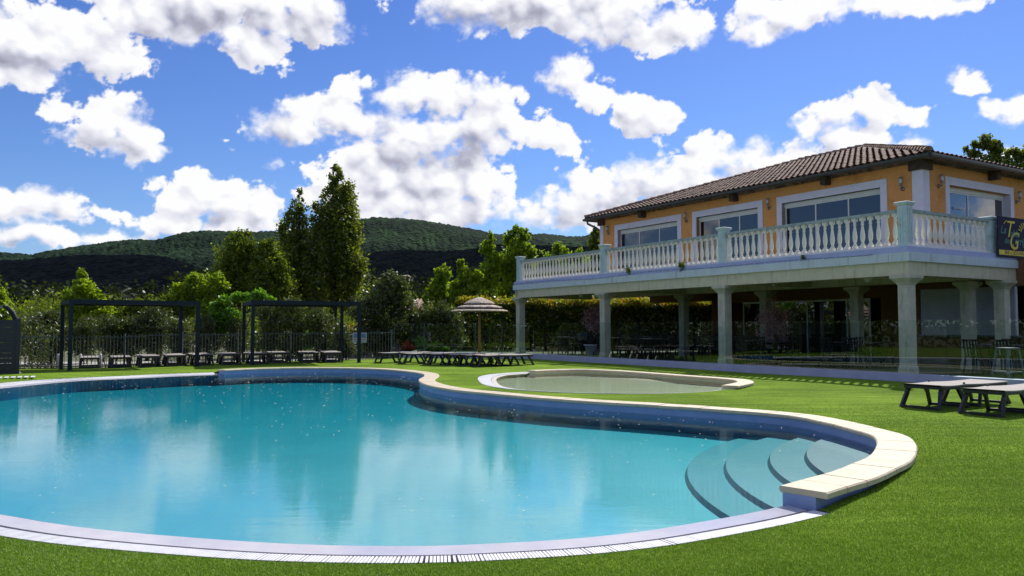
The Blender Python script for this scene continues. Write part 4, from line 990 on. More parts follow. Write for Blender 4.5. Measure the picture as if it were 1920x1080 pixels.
# ------------------------------------------------------------------ sun loungers
def make_lounger(label):
    r = empty('sun_lounger', (0, 0, 0), 0, label, 'sun lounger'); L, Wd, Hh = 1.92, .62, .37
    mb = MB()
    for s in (-1, 1):
        y = s * (Wd / 2 - .03); pts = [(0.03, y, Hh - .045), (L * .5, y, Hh - .04), (L - .03, y, Hh - .045)]
        for a, b in zip(pts, pts[1:]): mb.bar(a, b, .045, .055)
    for x in (.05, .62, 1.3, L - .05): mb.bar((x, -Wd / 2 + .03, Hh - .05), (x, Wd / 2 - .03, Hh - .05), .05, .04)
    mb.build('frame', M['resin'], r)
    mb = MB(); n = 14
    for s0_, s1_ in ((.0, .66), (.66, L)):                          # foot part and the flat-laid back part
        for i in range(n):
            a = s0_ + (s1_ - s0_) * i / n; b = s0_ + (s1_ - s0_) * (i + 1) / n; za = Hh - .012 * sin(pi * i / n); zb = Hh - .012 * sin(pi * (i + 1) / n)
            mb.add([(a, -Wd/2, za), (b, -Wd/2, zb), (b, Wd/2, zb), (a, Wd/2, za), (a, -Wd/2, za-.018), (b, -Wd/2, zb-.018), (b, Wd/2, zb-.018), (a, Wd/2, za-.018)], [(0,1,2,3),(7,6,5,4),(0,4,5,1),(3,2,6,7)])
    mb.build('sling', M['sling'], r)
    legs = [(.10, -.05), (.52, .72), (1.22, 1.05), (1.74, 1.93)]
    first = True
    for xt, xb in legs:
        for s in (-1, 1):
            mb = MB(); yt = s * (Wd / 2 - .045); yb = s * (Wd / 2 - .01); xm = xt + (xb - xt) * .35
            pts = [(xt, yt, Hh - .05), (xm, yt, Hh * .62), (xb, yb, .0)]
            for a, b in zip(pts, pts[1:]): mb.bar(a, b, .045, .06)
            mb.build('leg', M['resin'], r)
    for xb in (-.05, .72, 1.05, 1.93): mb = MB(); mb.bar((xb, -Wd / 2 + .02, .022), (xb, Wd / 2 - .02, .022), .05, .038); mb.build('floor_bar', M['resin'], r)
    for s in (-1, 1): mb = MB(); mb.lathe([(.018, Hh - .0), (.02, Hh + .012), (.012, Hh + .025)], 8, (.67, s * (Wd / 2 - .03), 0)); mb.build('hinge_knob', M['resin'], r)
    return r
lg0 = None
def lounger(c, yaw, label, group):
    global lg0
    if lg0 is None: lg0 = make_lounger(label); o = lg0
    else: o = copy_tree(lg0)
    o['label'] = label; o['group'] = group; o.location = (c[0], c[1], gz(c[0], c[1]) + .004); o.rotation_euler = (0, 0, yaw); return o
YV = atan2(.5197, .8544); pr = Vector((.5197, -.8544))
G1 = 'sun loungers on the turf'
for (px, py), lab in zip([(1693, 763), (1802, 775)], ['taupe sun lounger on the right foreground turf, left one of the pair', 'taupe sun lounger nearest the camera, cut by the right picture edge']):
    p = gp(px, py); c = p + Vector((pr.x, pr.y, 0)) * .31; lounger(c, YV, lab, G1)
labs = ['leftmost sun lounger of the block around the thatched parasol', 'second lounger from the left in the block around the parasol', 'third lounger from the left in the block around the parasol', 'fourth lounger from the left of the block, left of the parasol pole', 'fifth lounger from the left of the block, before the parasol pole', 'rightmost lounger of the block around the parasol, nearest the paddling pool']
for (px, py), lab in zip([(704, 680), (748, 682), (795, 683.5), (827, 684.5), (858, 686), (884, 687)], labs):
    p = gp(px, py); c = p + Vector((pr.x, pr.y, 0)) * .31; lounger(c, YV - .06, lab, G1)
labs = ['leftmost lounger of the back row, beside the left pergola post', 'second lounger from the left in the back row under the left pergola', 'third lounger from the left in the back row under the left pergola', 'back row lounger just left of the left pergola\'s right posts', 'back row lounger behind the right post of the left pergola', 'back row lounger in the gap between the two pergolas', 'back row lounger behind the left front post of the right pergola', 'back row lounger under the left half of the right pergola', 'back row lounger under the middle of the right pergola', 'rightmost lounger of the back row, under the right pergola']
for i, ((px, py), lab) in enumerate(zip([(168, 691), (228, 690), (282, 689), (331, 687), (382, 685.5), (434, 684.5), (486, 683.5), (528, 681), (582, 680.5), (626, 680)], labs)):
    p = gp(px, py); lounger(p, radians(119 if i < 5 else 114 if i < 8 else 108) + random.uniform(-.03, .03), lab, 'sun loungers in the back row')

# ------------------------------------------------------------------ pergolas
def pergola(fl, fr, depth, hgt, label):
    a = Vector(fl); b = Vector(fr); d = (b - a); d.z = 0; L = d.length; d.normalize(); yaw = atan2(d.y, d.x)
    r = empty('pergola', (a.x, a.y, 0), yaw, label, 'pergola', 'dark louvred pergolas by the fence'); w_ = .11
    inv = Matrix.Rotation(-yaw, 4, 'Z')
    top = a.z + hgt
    for x, y in ((0, 0), (L, 0), (0, depth), (L, depth)):
        wp_ = a + Matrix.Rotation(yaw, 3, 'Z') @ Vector((x, y, 0)); z0 = gz(wp_.x, wp_.y) - .02
        mb = MB(); mb.box(x - w_/2, x + w_/2, y - w_/2, y + w_/2, z0, top - .001); mb.box(x - .09, x + .09, y - .09, y + .09, z0, z0 + .03); mb.build('post', M['anthracite'], r)
    mb = MB()
    mb.box(-w_/2, L + w_/2, -w_/2 - .002, w_/2, top - .13, top); mb.box(-w_/2, L + w_/2, depth - w_/2, depth + w_/2 + .002, top - .131, top)
    mb.box(-w_/2 - .002, w_/2, w_/2, depth - w_/2, top - .13, top - .002); mb.box(L - w_/2, L + w_/2 + .002, w_/2, depth - w_/2, top - .13, top - .002)
    mb.build('top_frame', M['anthracite'], r)
    mb = MB(); n = int((L - w_) / .125)
    for i in range(n):
        x = w_/2 + .07 + (L - w_ - .1) * i / n; mt = Matrix.Translation((x, 0, top - .055)) @ Matrix.Rotation(radians(38), 4, 'Y')
        mb.box(-.062, .062, w_/2, depth - w_/2, -.008, .008, mt)
    mb.build('louvre_blades', M['anthracite'], r)
    return r
def at_depth(px, Y, z): p = at_y(px, 613, Y); return Vector((p.x, Y, z))
pergola(at_depth(132.5, 24.3, gz(-13.5, 24.3)), at_depth(370.5, 26.4, gz(-10.4, 26.4)), 2.5, 2.17, 'dark blue-grey louvred pergola on the left, over the leftmost sun loungers')
pergola(at_depth(474, 27.1, gz(-8.8, 27.1)), at_depth(673.5, 28.6, gz(-5.5, 28.6)), 2.9, 2.2, 'dark blue-grey louvred pergola in the middle, in front of the tall poplars')

# ------------------------------------------------------------------ steel picket fence
pf = empty('picket_fence', (-9, 30, 0), 0, 'pale grey steel picket fence behind the back row of sun loungers', 'fence')
R = resample(fence_pts[0:], .115); mb = MB(); FH = 1.13
def fz(i): return gz(R[i][0], R[i][1]) - .01
for i in range(len(R)):
    z = fz(i); x, y = R[i]; mb.box(x - .007, x + .007, y - .007, y + .007, z + .04, z + FH)
ch(mb.build('pickets', M['fencegrey'], None), pf)
mb = MB()
for zz in (.09, FH - .07):
    mb = MB()
    for i in range(0, len(R) - 1): mb.bar((*R[i], fz(i) + zz), (*R[i+1], fz(i+1) + zz), .018, .03)
    ch(mb.build('rail', M['fencegrey'], None), pf)
for i in range(2, len(R), 17):
    mb = MB(); z = fz(i); x, y = R[i]; mb.box(x - .025, x + .025, y - .025, y + .025, z - .05, z + FH + .05); mb.box(x - .07, x + .07, y - .07, y + .07, z, z + .02); ch(mb.build('post', M['fencegrey'], None), pf)
# low grey bollards beyond the fence at the left
for k_, (px, lab) in enumerate(((97, 'short pale post beyond the fence, left of the left pergola'), (139, 'short pale post beyond the fence beside the left pergola post'), (177, 'short pale post beyond the fence, under the left pergola'))):
    p = at_y(px, 690, 28.9); mb = MB(); mb.lathe([(.05, -.1), (.05, .42), (.045, .45), (.02, .46)], 10); o = mb.build('bollard', M['white_plastic']); o.location = (p.x, 29.3, -.05); tag(o, lab, 'bollard', 'low posts beyond the fence')
# notice board on the fence
p = at_depth(674, 31.3, 0); nb = empty('notice_board', (p.x, 31.35, gz(p.x, 31.4)), .35, 'white notice board with a blue panel and red line on the picket fence', 'notice board')
mb = MB(); mb.box(-.28, .28, -.02, 0, .68, 1.08); mb.build('board', M['board'], nb)
mb = MB(); mb.box(-.23, .23, -.024, -.0202, .87, 1.04); mb.box(-.19, .19, -.024, -.0202, .70, .73); mb.build('blue_panel', M['blueprint'], nb)
mb = MB(); x = -.23
while x < .2: w_ = random.uniform(.03, .07); mb.box(x, x + w_, -.024, -.0203, .79, .82); x += w_ + .015
mb.build('red_line', M['redprint'], nb)

# ------------------------------------------------------------------ thatched parasol
pp = at_depth(899, 28.2, 0); PZ = gz(pp.x, 28.2)
ps = empty('thatched_parasol', (pp.x, 28.2, PZ), 0, 'three-tiered straw parasol on a wooden pole among the sun loungers', 'parasol')
mb = MB(); mb.tube([(0, 0, -.02), (0, 0, 1.2), (0, 0, 2.3)], [.055, .05, .045], 10); mb.build('pole', M['pole'], ps)
def z_px(py, Y): return at_y(899, py, Y).z - PZ
zb, zt_ = z_px(582, 28.2), z_px(558, 28.2)
tiers = [(.99, .42, zb, zb + .10), (.78, .26, zb + .125, zb + .235), (.52, .03, zb + .262, zt_ + .02)]
for ro_, ri_, z0, z1 in tiers:
    mb = MB(); n = 60; vs = []
    for j, f in enumerate((0, .06, .5, 1)):
        for k in range(n):
            rr = ro_ + (ri_ - ro_) * f; zz = z0 + (z1 - z0) * (f ** .85)
            if j == 0: rr += random.uniform(-.02, .03); zz -= random.uniform(.01, .045)
            vs.append((rr * cos(2*pi*k/n), rr * sin(2*pi*k/n), zz))
    vs += [(v[0] * .96, v[1] * .96, v[2] - .05) for v in vs[n:2*n]]
    mb.add(vs, [(j*n+k, j*n+(k+1) % n, (j+1)*n+(k+1) % n, (j+1)*n+k) for j in range(3) for k in range(n)] + [(4*n+k, 4*n+(k+1) % n, (k+1) % n, k) for k in range(n)])
    # straw strands
    for q in range(520):
        A = random.uniform(0, 2*pi); f0 = random.uniform(.0, .8); f1 = max(f0 - random.uniform(.12, .3), -.06); w_ = .006; t_ = random.uniform(-.03, .03)
        def P_(f, A): rr = ro_ + (ri_ - ro_) * f; return Vector((rr * cos(A), rr * sin(A), z0 + (z1 - z0) * (max(f, 0) ** .85) + (f < 0) * -.03 + .006))
        a_, b_ = P_(f0, A), P_(f1, A + t_); sx = Vector((-sin(A), cos(A), 0)) * w_
        mb.add([a_ - sx, a_ + sx, b_ + sx + Vector((0, 0, .008)), b_ - sx + Vector((0, 0, .008))], [(0, 1, 2, 3)])
    mb.build('thatch_tier', M['thatch'], ps)
mb = MB(); mb.lathe([(.9, zb + .02), (.6, zb + .15), (.3, zb + .30), (.02, zt_ - .05)], 24)  # added dark cone lining: shade inside the thatch and between its tiers
for k in range(8): A = 2*pi*k/8; mb.bar((.03 * cos(A), .03 * sin(A), zb + .32), (.93 * cos(A), .93 * sin(A), zb + .0), .02, .02)
mb.build('frame', M['wood_dark'], ps)

# ------------------------------------------------------------------ dark shower cabin at the left edge
a = gp(36, 701); cb = empty('shower_cabin', (a.x, a.y, a.z), radians(34), 'dark navy slatted shower cabin at the left edge of the lawn', 'cabin')
hc = at_y(36, 600, a.y).z - a.z
mb = MB(); z = 0.02
while z < hc - .1: mb.box(-4, -.1, .0, .03, z, z + .138); z += .145
mb.box(-.1, .0, -.02, .08, 0, hc + .03); mb.box(-4, -.1, -.005, .035, hc - .08, hc); mb.build('front_panel', M['cabin'], cb)
mb = MB(); mb.box(-.08, .0, .08, .13, 0, hc + .02); mb.box(-.06, .0, .45, .5, 0, hc); mb.box(-.08, .0, 1.25, 1.33, 0, hc + .02); mb.box(-.08, 0, .08, 1.33, hc - .06, hc + .025)
for yy_ in (.22, .33, .62, .74, .86, .98, 1.1): mb.box(-.05, -.02, yy_, yy_ + .035, 0, hc - .05)
mb.build('side_screen', M['cabin'], cb)
mb = MB(); mb.box(-.09, .05, .02, 1.4, 0, .04); mb.build('base_strip', M['white_plastic'], cb)
a2 = at_y(30, 600, a.y + 1.4); b2 = at_y(5, 574, a.y + 1.4); dx = (a2 - b2)
sh_ = empty('solar_shower', (a2.x, a2.y, gz(a2.x, a2.y)), 0, 'curved black solar shower column rising behind the dark cabin', 'shower')
zz = a2.z - sh_.location.z; mb = MB(); kx, kz = -dx.x, -dx.z
mb.tube([(0, 0, 0), (.02, 0, zz * .8), (0, 0, zz), (-kx * .0 + kx * .25, 0, zz + kz * .5), (kx * .6, 0, zz + kz * .85), (kx, 0, zz + kz)], [.09, .09, .085, .075, .06, .04], 10); mb.build('column', M['anthracite'], sh_)
mb = MB(); mb.lathe([(.03, -.08), (.06, -.06), (.06, -.03), (.02, 0)], 10, (kx, 0, zz + kz)); mb.build('shower_head', M['metal'], sh_)
# small white drain grille in the turf
a = gp(8, 712); gr = MB()
for k in range(10): gr.box(-.75 + k * .15, -.66 + k * .15, -.28, .28, .004, .02)
o = gr.build('drain_grille', M['white_plastic']); o.location = (a.x, a.y, a.z); o.rotation_euler = (0, 0, .5); tag(o, 'small white slatted drain grille in the turf at the left edge', 'drain grille')

# ------------------------------------------------------------------ lamp post with twin angled panels
p = at_y(240, 600, 41); lpz = at_y(240, 549, 41).z
lp = empty('lamp_post', (p.x, 41, -.1), .2, 'timber lamp post with two tilted panels on top, behind the left pergola', 'lamp post')
mb = MB(); mb.bar((0, 0, 0), (0, 0, lpz), .16, .16); mb.bar((-.45, 0, lpz - .1), (.35, 0, lpz - .16), .06, .06); mb.build('pole', M['greywood'], lp)
mb = MB(); mb.bar((-.32, 0, lpz + .16), (.03, 0, lpz + .33), .42, .03); mb.bar((-.32, 0, lpz + .1), (-.32, 0, lpz + .14), .1, .1); mb.build('lamp_panel', M['metal'], lp)
mb = MB(); mb.bar((.1, 0, lpz + .06), (.4, 0, lpz - .0), .38, .03); mb.build('lamp_panel', M['metal'], lp)

# ------------------------------------------------------------------ tables, chairs, stools under the terrace
def make_chair(label):
    r = empty('chair', (0, 0, 0), 0, label, 'chair')
    mb = MB(); mb.box(-.24, .24, -.23, .23, .42, .45); mb.build('seat', M['chair'], r)
    mb = MB()
    for i in range(6): x = -.2 + .08 * i; mb.bar((x, .22, .45), (x, .29, .84), .04, .015)
    mb.bar((-.24, .29, .85), (.24, .29, .85), .03, .05); mb.build('backrest', M['chair'], r)
    for sx in (-1, 1):
        for sy in (-1, 1): mb = MB(); mb.bar((sx * .21, sy * .2, .43), (sx * .24, sy * .25, 0), .035, .035); mb.build('leg', M['chair'], r)
        mb = MB(); mb.bar((sx * .25, -.2, .64), (sx * .25, .26, .66), .045, .03); mb.bar((sx * .25, -.18, .43), (sx * .25, -.19, .63), .03, .03); mb.build('armrest', M['chair'], r)
    return r
def make_table(label):
    r = empty('table', (0, 0, 0), 0, label, 'table')
    mb = MB(); mb.box(-.7, .7, -.42, .42, .715, .745); mb.build('tabletop', M['tabletop'], r)
    for sx in (-1, 1):
        for sy in (-1, 1): mb = MB(); mb.bar((sx * .62, sy * .36, .71), (sx * .64, sy * .37, 0), .045, .045); mb.build('leg', M['chair'], r)
    return r
ch0 = tb0 = None
desc = [(-17.2, 2.0), (-14.6, 2.4), (-11.5, 1.7), (-8.6, 2.6), (-15.5, 4.9), (-12.6, 5.2), (-9.6, 4.2), (-6.2, 2.2), (-3.4, 2.7), (.9, 2.6)]
wh = ['by the far left column', 'left of the pink blossom tree', 'by the second column', 'right of the second column', 'nearest the hedge at far left', 'behind the pink blossom tree', 'before the orange pillar', 'left of the third column', 'before the glazed doors', 'right of the corner column']
for (x, y), wtxt in zip(desc, wh):
    lab = 'dark dining table under the terrace ' + wtxt
    if tb0 is None: tb0 = make_table(lab); o = tb0
    else: o = copy_tree(tb0); o['label'] = lab
    rz_ = RZ + random.uniform(-.15, .15); o.matrix_world = MW @ Matrix.Translation((x, y, ZF)) @ Matrix.Rotation(rz_ - RZ, 4, 'Z'); o['group'] = 'tables under the terrace'
    for dx, dy, a_, side in ((-.35, -.62, pi, 'left pool-side chair at'), (.35, -.6, pi + .1, 'right pool-side chair at'), (-.35, .62, 0, 'left house-side chair at'), (.38, .6, -.1, 'right house-side chair at')):
        lab = side + ' the table ' + wtxt
        if ch0 is None: ch0 = make_chair(lab); c = ch0
        else: c = copy_tree(ch0); c['label'] = lab
        c['group'] = 'chairs under the terrace'; c.matrix_world = MW @ Matrix.Translation((x + dx, y + dy, ZF)) @ Matrix.Rotation(a_ + random.uniform(-.2, .2), 4, 'Z')
def stool(px, Y, label):
    p = at_y(px, 620, Y); r = empty('bar_stool', (p.x, Y, ZF), .3, label, 'stool', 'metal bar stools behind the glass')
    mb = MB(); mb.box(-.16, .16, -.16, .16, .72, .75); mb.build('seat', M['stoolgrey'], r)
    for sx in (-1, 1):
        for sy in (-1, 1): mb = MB(); mb.bar((sx * .14, sy * .14, .72), (sx * .22, sy * .22, 0), .035, .025); mb.build('leg', M['stoolgrey'], r)
    mb = MB()
    for a_, b_ in (((-.19, -.19), (.19, -.19)), ((.19, -.19), (.19, .19)), ((.19, .19), (-.19, .19)), ((-.19, .19), (-.19, -.19))): mb.bar((*a_, .25), (*b_, .25), .02, .025)
    mb.build('foot_rail', M['stoolgrey'], r)
stool(1888, 16.6, 'grey metal bar stool behind the glass fence at the right picture edge')

# ------------------------------------------------------------------ plants
def rand_dirs(n):
    v = RNG.normal(size=(n, 3)); return v / np.linalg.norm(v, axis=1)[:, None]
def leaves(centres, size, aspect=.55, upb=0.0):
    n = len(centres); a = rand_dirs(n); b = rand_dirs(n); b -= (a * b).sum(1)[:, None] * a; b /= np.linalg.norm(b, axis=1)[:, None]
    s = (size * RNG.uniform(.6, 1.35, n))[:, None]; P = np.zeros((n, 4, 3))
    P[:, 0] = centres - a * s * .5; P[:, 1] = centres + b * s * aspect * .5; P[:, 2] = centres + a * s * .5; P[:, 3] = centres - b * s * aspect * .5
    return P
def lobe_points(lobes, n, clump=.17, per=34, upright=1.0, shell=.45):
    """clumps of leaves through the lobes' volume, thicker towards the outside, with sprigs that break the outline"""
    lobes = np.array(lobes, float); wgt = (lobes[:, 3] * lobes[:, 4] + lobes[:, 3] * lobes[:, 5] + lobes[:, 4] * lobes[:, 5]); wgt /= wgt.sum()
    nc = max(8, n // per); which = RNG.choice(len(lobes), nc, p=wgt); d = rand_dirs(nc); rr = (shell + (1.06 - shell) * RNG.random(nc) ** .8)
    rr *= 1 + .14 * RNG.normal(size=nc)
    C_ = lobes[which, :3] + d * rr[:, None] * lobes[which, 3:]
    cr = RNG.random(nc); k = RNG.integers(0, nc, n); mr = lobes[which, 3:].mean(1) * clump
    off = RNG.normal(size=(n, 3)) * mr[k][:, None] * np.array([1, 1, upright])
    return C_[k] + off, .55 * cr[k] + .45 * RNG.random(n)
def px_lobes(L, Y, dy=.85):
    o = []
    for e in L:
        Yk = Y + (e[4] if len(e) > 4 else 0); c = at_y(e[0], e[1], Yk); s = Yk / F; o.append((c.x, c.y, c.z, e[2] * s, min(e[2], e[3]) * s * dy + .1, e[3] * s))
    return o
def plant(name, label, cat, L, Y, n, leaf, m, group=None, base=None, trunk=.12, bark='bark', per=34, clump=.17, upright=1.0, aspect=.55, stems=1, shell=.45, world=False, leafname='crown'):
    lobes = L if world else px_lobes(L, Y); la = np.array(lobes)
    bx_ = base[0] if base else float((la[:, 0] * la[:, 3]).sum() / la[:, 3].sum()); by_ = base[1] if base else (float(la[:, 1].mean()) if world else Y)
    z0 = base[2] if base and len(base) > 2 else -.3
    r = empty(name, (bx_, by_, z0), 0, label, cat, group); o = np.array([bx_, by_, z0])
    P, rn = lobe_points(lobes, n, clump, per, upright, shell); keep = P[:, 2] > z0 + .05; P, rn = P[keep] - o, rn[keep]
    quads(leafname, leaves(P, leaf, aspect), rn, M[m], r)
    if trunk:
        mb = MB(); top = la[np.argmax(la[:, 2])][:3] - o
        if stems == 1:
            mid = np.array([top[0] * .4, top[1] * .4, top[2] * .5]); mb.tube([(0, 0, -.1), tuple(mid * .5 + (.05, 0, 0)), tuple(mid), tuple(top)], [trunk, trunk * .8, trunk * .6, trunk * .12], 8)
            for q in la:
                c = q[:3] - o; t = min(.75, max(.2, (c[2] - q[5]) / max(top[2], .1))); s_ = np.array([top[0] * .4 * t * 1.6, top[1] * .4 * t * 1.6, top[2] * t])
                mb.tube([tuple(s_), tuple((s_ + c) / 2 + RNG.normal(size=3) * .1 * q[3]), tuple(c + (0, 0, q[5] * .5))], [trunk * .45, trunk * .28, trunk * .08], 6)
                for _ in range(3): e = c + RNG.normal(size=3) * q[3:] * .5; mb.tube([tuple(c * .7 + s_ * .3), tuple(e)], [trunk * .2, trunk * .05], 5)
            mb.build('trunk', M[bark], r)
        else:
            for k in range(stems):
                A = 2*pi*k/stems + random.random(); q = la[k % len(la)]; c = q[:3] - o + RNG.normal(size=3) * q[3:] * .3; s_ = np.array([.12 * cos(A), .12 * sin(A), -.1])
                mb.tube([tuple(s_), tuple(s_ * .5 + c * .5 + np.array([.12 * cos(A), .12 * sin(A), -.15])), tuple(c)], [trunk, trunk * .8, trunk * .3], 6)
            mb.build('stems', M[bark], r)
    return r
# tall poplars
plant('poplar_tree', 'tallest dark poplar with upswept branches behind the right pergola', 'tree', [(632,325,10,22),(622,345,16,24),(645,355,16,26),(640,385,30,36),(612,405,23,42),(632,430,44,52),(652,455,25,45),(640,490,44,55),(605,485,30,55),(655,530,28,48),(620,545,55,40),(668,500,14,30),(598,405,15,34),(598,450,23,40),(666,425,12,28)], 48, 21500, .20, 'l_poplar', 'poplars behind the pergola', (at_y(622, 600, 48).x, 48, -.3), .28, 'barkdark', 26, .12, 1.9)
plant('poplar_tree', 'shorter dark poplar just left of the tallest one', 'tree', [(560,375,8,20),(556,400,17,24),(545,430,24,30),(568,440,17,34),(545,475,31,42),(572,500,34,50),(560,550,46,36),(528,440,7,20),(590,470,19,40),(585,520,36,50)], 46.5, 12500, .19, 'l_poplar', 'poplars behind the pergola', (at_y(562, 600, 46.5).x, 46.5, -.3), .2, 'barkdark', 26, .13, 1.8)
plant('broadleaf_tree', 'rounded mid-green tree left of the poplars, its crown above the hill foot', 'tree', [(455,452,18,20),(443,480,30,30),(470,485,24,30),(432,520,34,34),(468,528,30,34),(425,560,30,26)], 44, 13000, .17, 'l_mid', 'trees beyond the fence', None, .16)
plant('broadleaf_tree', 'dense mid-green tree directly against the left side of the poplars', 'tree', [(500,470,18,18),(512,498,28,28),(492,530,30,34),(525,540,28,34),(505,570,36,26)], 43, 11000, .17, 'l_mid', 'trees beyond the fence', None, .15)
plant('broadleaf_tree', 'yellow-green tree behind the right posts of the left pergola', 'tree', [(368,525,16,14),(350,545,22,20),(385,545,24,22),(408,535,16,20),(340,572,26,24),(392,580,34,26)], 40, 11000, .16, 'l_bright', 'trees beyond the fence', None, .13)
plant('broadleaf_tree', 'bright yellow-green tree with a pointed top behind the left pergola', 'tree', [(153,518,9,12),(160,540,18,16),(135,556,16,14),(175,560,18,16),(190,585,22,20),(150,588,30,26),(120,580,16,16)], 38, 9500, .16, 'l_bright', 'trees beyond the fence', None, .12)
plant('broadleaf_tree', 'yellow-green tree at the left picture edge behind the dark cabin', 'tree', [(2,560,12,14),(-10,580,24,24),(12,590,16,18),(-30,560,30,30)], 36, 6500, .15, 'l_bright', 'trees beyond the fence', None, .12)
plant('broadleaf_tree', 'low olive-green tree at the centre of the left pergola opening', 'tree', [(225,590,26,18),(260,580,22,16),(300,575,26,18),(320,595,24,22),(275,605,34,20)], 39, 9000, .15, 'l_mid', 'trees beyond the fence', None, .12)
plant('climbing_vine', 'lime-green leafy climber showing between the two pergolas and over the right one', 'climber', [(423,566,12,9),(408,580,12,14),(450,556,16,6),(485,553,12,8),(500,562,14,6),(430,596,18,16),(412,612,14,14)], 33, 5200, .17, 'l_lime', None, None, .05, per=14, clump=.24)
plant('laurel_tree', 'large glossy dark-green shrub tree right of the notice board', 'tree', [(735,532,24,22),(715,560,34,28),(752,565,22,26),(690,590,30,30),(730,605,40,34),(705,630,40,26)], 36, 12500, .14, 'l_olean', 'glossy shrubs beyond the fence', None, .07, stems=7)
plant('laurel_shrub', 'broad glossy shrub left of the thatched parasol', 'shrub', [(815,590,30,22),(845,600,22,24),(790,625,30,26),(835,635,36,24)], 37, 9500, .13, 'l_olean', 'glossy shrubs beyond the fence', None, .05, stems=6)
plant('laurel_shrub', 'glossy shrub behind the right end of the picket fence', 'shrub', [(778,600,16,18),(768,630,20,24),(700,650,26,14)], 36.5, 4500, .12, 'l_olean', 'glossy shrubs beyond the fence', None, .04, stems=5)
sh_list = [([(70,612,24,26),(58,640,24,30),(85,650,24,30)], 'dark leaning shrub with many bare stems right of the dark cabin', 6800), ([(100,600,20,18),(112,630,22,26)], 'dark shrub just left of the left pergola post', 3800), ([(165,618,22,20),(158,645,24,24)], 'shrub just inside the left post of the left pergola', 3800), ([(205,612,20,18),(212,642,24,24)], 'shrub behind the second lounger of the back row', 3800), ([(250,610,22,18),(245,640,24,26)], 'shrub behind the lamp post foot', 3800), ([(290,592,22,18),(298,612,26,22),(290,645,24,20)], 'tall shrub with pale glinting leaves near the middle of the left pergola', 5200), ([(335,615,20,18),(340,645,22,22)], 'shrub behind the right rear post of the left pergola', 3600), ([(385,610,22,18),(392,640,22,24)], 'shrub with reddish tips in the gap between the pergolas', 3800), ([(445,612,18,18),(440,645,22,20)], 'shrub behind the left rear post of the right pergola', 3200), ([(500,585,20,16),(512,610,24,24),(500,645,22,22)], 'shrub under the left half of the right pergola', 4600), ([(545,572,26,12),(560,600,26,24),(548,640,26,26)], 'tall shrub under the middle of the right pergola', 5600), ([(600,600,22,20),(605,635,24,24)], 'shrub with coppery tips under the right half of the right pergola', 4200), ([(640,625,16,20),(650,655,20,14)], 'low shrub behind the right rear post of the right pergola', 2400)]
for i, (L, lab, n) in enumerate(sh_list):
    plant('oleander_shrub', lab, 'shrub', L, 32.2 + (i % 3) * .35 + (0 if i > 6 else -1.2), int(n * 1.1), .12, 'l_olean', 'shrubs along the far side of the fence', None, .022, stems=8, per=16, clump=.22, aspect=.34)
plant('oleander_hedge', 'long dark oleander hedge running left from the dark cabin', 'hedge', [(-17.2 - k * 1.0, 28.3 - k * .45, .9, .9, .7, 1.1) for k in range(12)], 28, 16000, .13, 'l_olean', None, (-21, 27, -.2), .03, stems=24, per=20, clump=.25, aspect=.4, world=True)
plant('bright_shrub', 'small bright lime shrub behind the back row under the right pergola', 'shrub', [(575,640,16,12),(588,632,9,12),(560,648,12,8)], 33.6, 1800, .13, 'l_lime', None, None, .02, stems=4, per=12, clump=.25)
plant('red_shrub', 'small red-leaved shrub just right of the picket fence end', 'shrub', [(764,648,8,6),(772,652,7,5)], 35.6, 700, .10, 'l_red', None, None, .02, stems=4, per=12, clump=.28)
plant('green_shrub', 'fresh green shrub right of the small red shrub', 'shrub', [(788,644,12,9),(800,652,10,6)], 35.8, 1300, .11, 'l_lime', 'fresh green shrubs', None, .02, stems=4, per=12, clump=.28)
plant('green_shrub', 'fresh green shrub below the left edge of the straw parasol', 'shrub', [(818,652,10,6),(832,655,9,5)], 35.8, 1000, .11, 'l_lime', 'fresh green shrubs', None, .02, stems=4, per=12, clump=.28)
# bright young trees behind the parasol
plant('young_maple_tree', 'tallest bright spring-green tree above the left end of the terrace balustrade', 'tree', [(966,432,10,12),(985,440,12,12),(952,448,10,14),(972,470,22,22),(995,475,12,16),(952,495,22,26),(980,510,26,26),(960,545,34,24)], 48, 7800, .21, 'l_bright', 'bright trees behind the parasol', (at_y(938, 600, 48).x, 48, -.3), .11, 'barkdark', 13, .12, 1.2, .6, 1, .15)
plant('young_maple_tree', 'slender bright green tree left of the tallest one behind the parasol', 'tree', [(922,445,6,12),(914,468,13,16),(924,495,16,22),(912,525,22,26)], 47, 4200, .21, 'l_bright', 'bright trees behind the parasol', (at_y(916, 600, 47).x, 47, -.3), .06, 'barkdark', 13, .13, 1.3, .6, 1, .15)
plant('young_maple_tree', 'bright green tree with a narrow top above the straw parasol', 'tree', [(864,500,6,14),(872,525,14,20),(858,548,18,20),(884,548,16,20),(895,520,10,16)], 45, 5600, .21, 'l_bright', 'bright trees behind the parasol', None, .06, 'barkdark', 13, .13, 1.3, .6, 1, .15)
plant('young_maple_tree', 'bright green tree left of the straw parasol', 'tree', [(830,515,12,18),(822,545,18,22),(842,555,18,20),(806,565,14,16)], 46, 5200, .21, 'l_bright', 'bright trees behind the parasol', None, .06, 'barkdark', 13, .13, 1.3, .6, 1, .15)
plant('young_maple_tree', 'bright green treetop showing between the far balusters', 'tree', [(1045,466,10,10),(1062,472,9,10),(1030,485,14,16),(1050,505,26,20),(1012,505,16,20),(1085,476,8,12),(1095,500,20,20)], 56, 5200, .21, 'l_bright', 'bright trees behind the parasol', None, .1, 'barkdark', 13, .14, 1.3, .6, 1, .15)
plant('dark_tree', 'dark green tree against the far left corner of the orange wall', 'tree', [(1117,440,7,14),(1114,462,10,18),(1124,500,14,24)], 47, 3000, .2, 'l_mid', None, None, .1, 'barkdark')
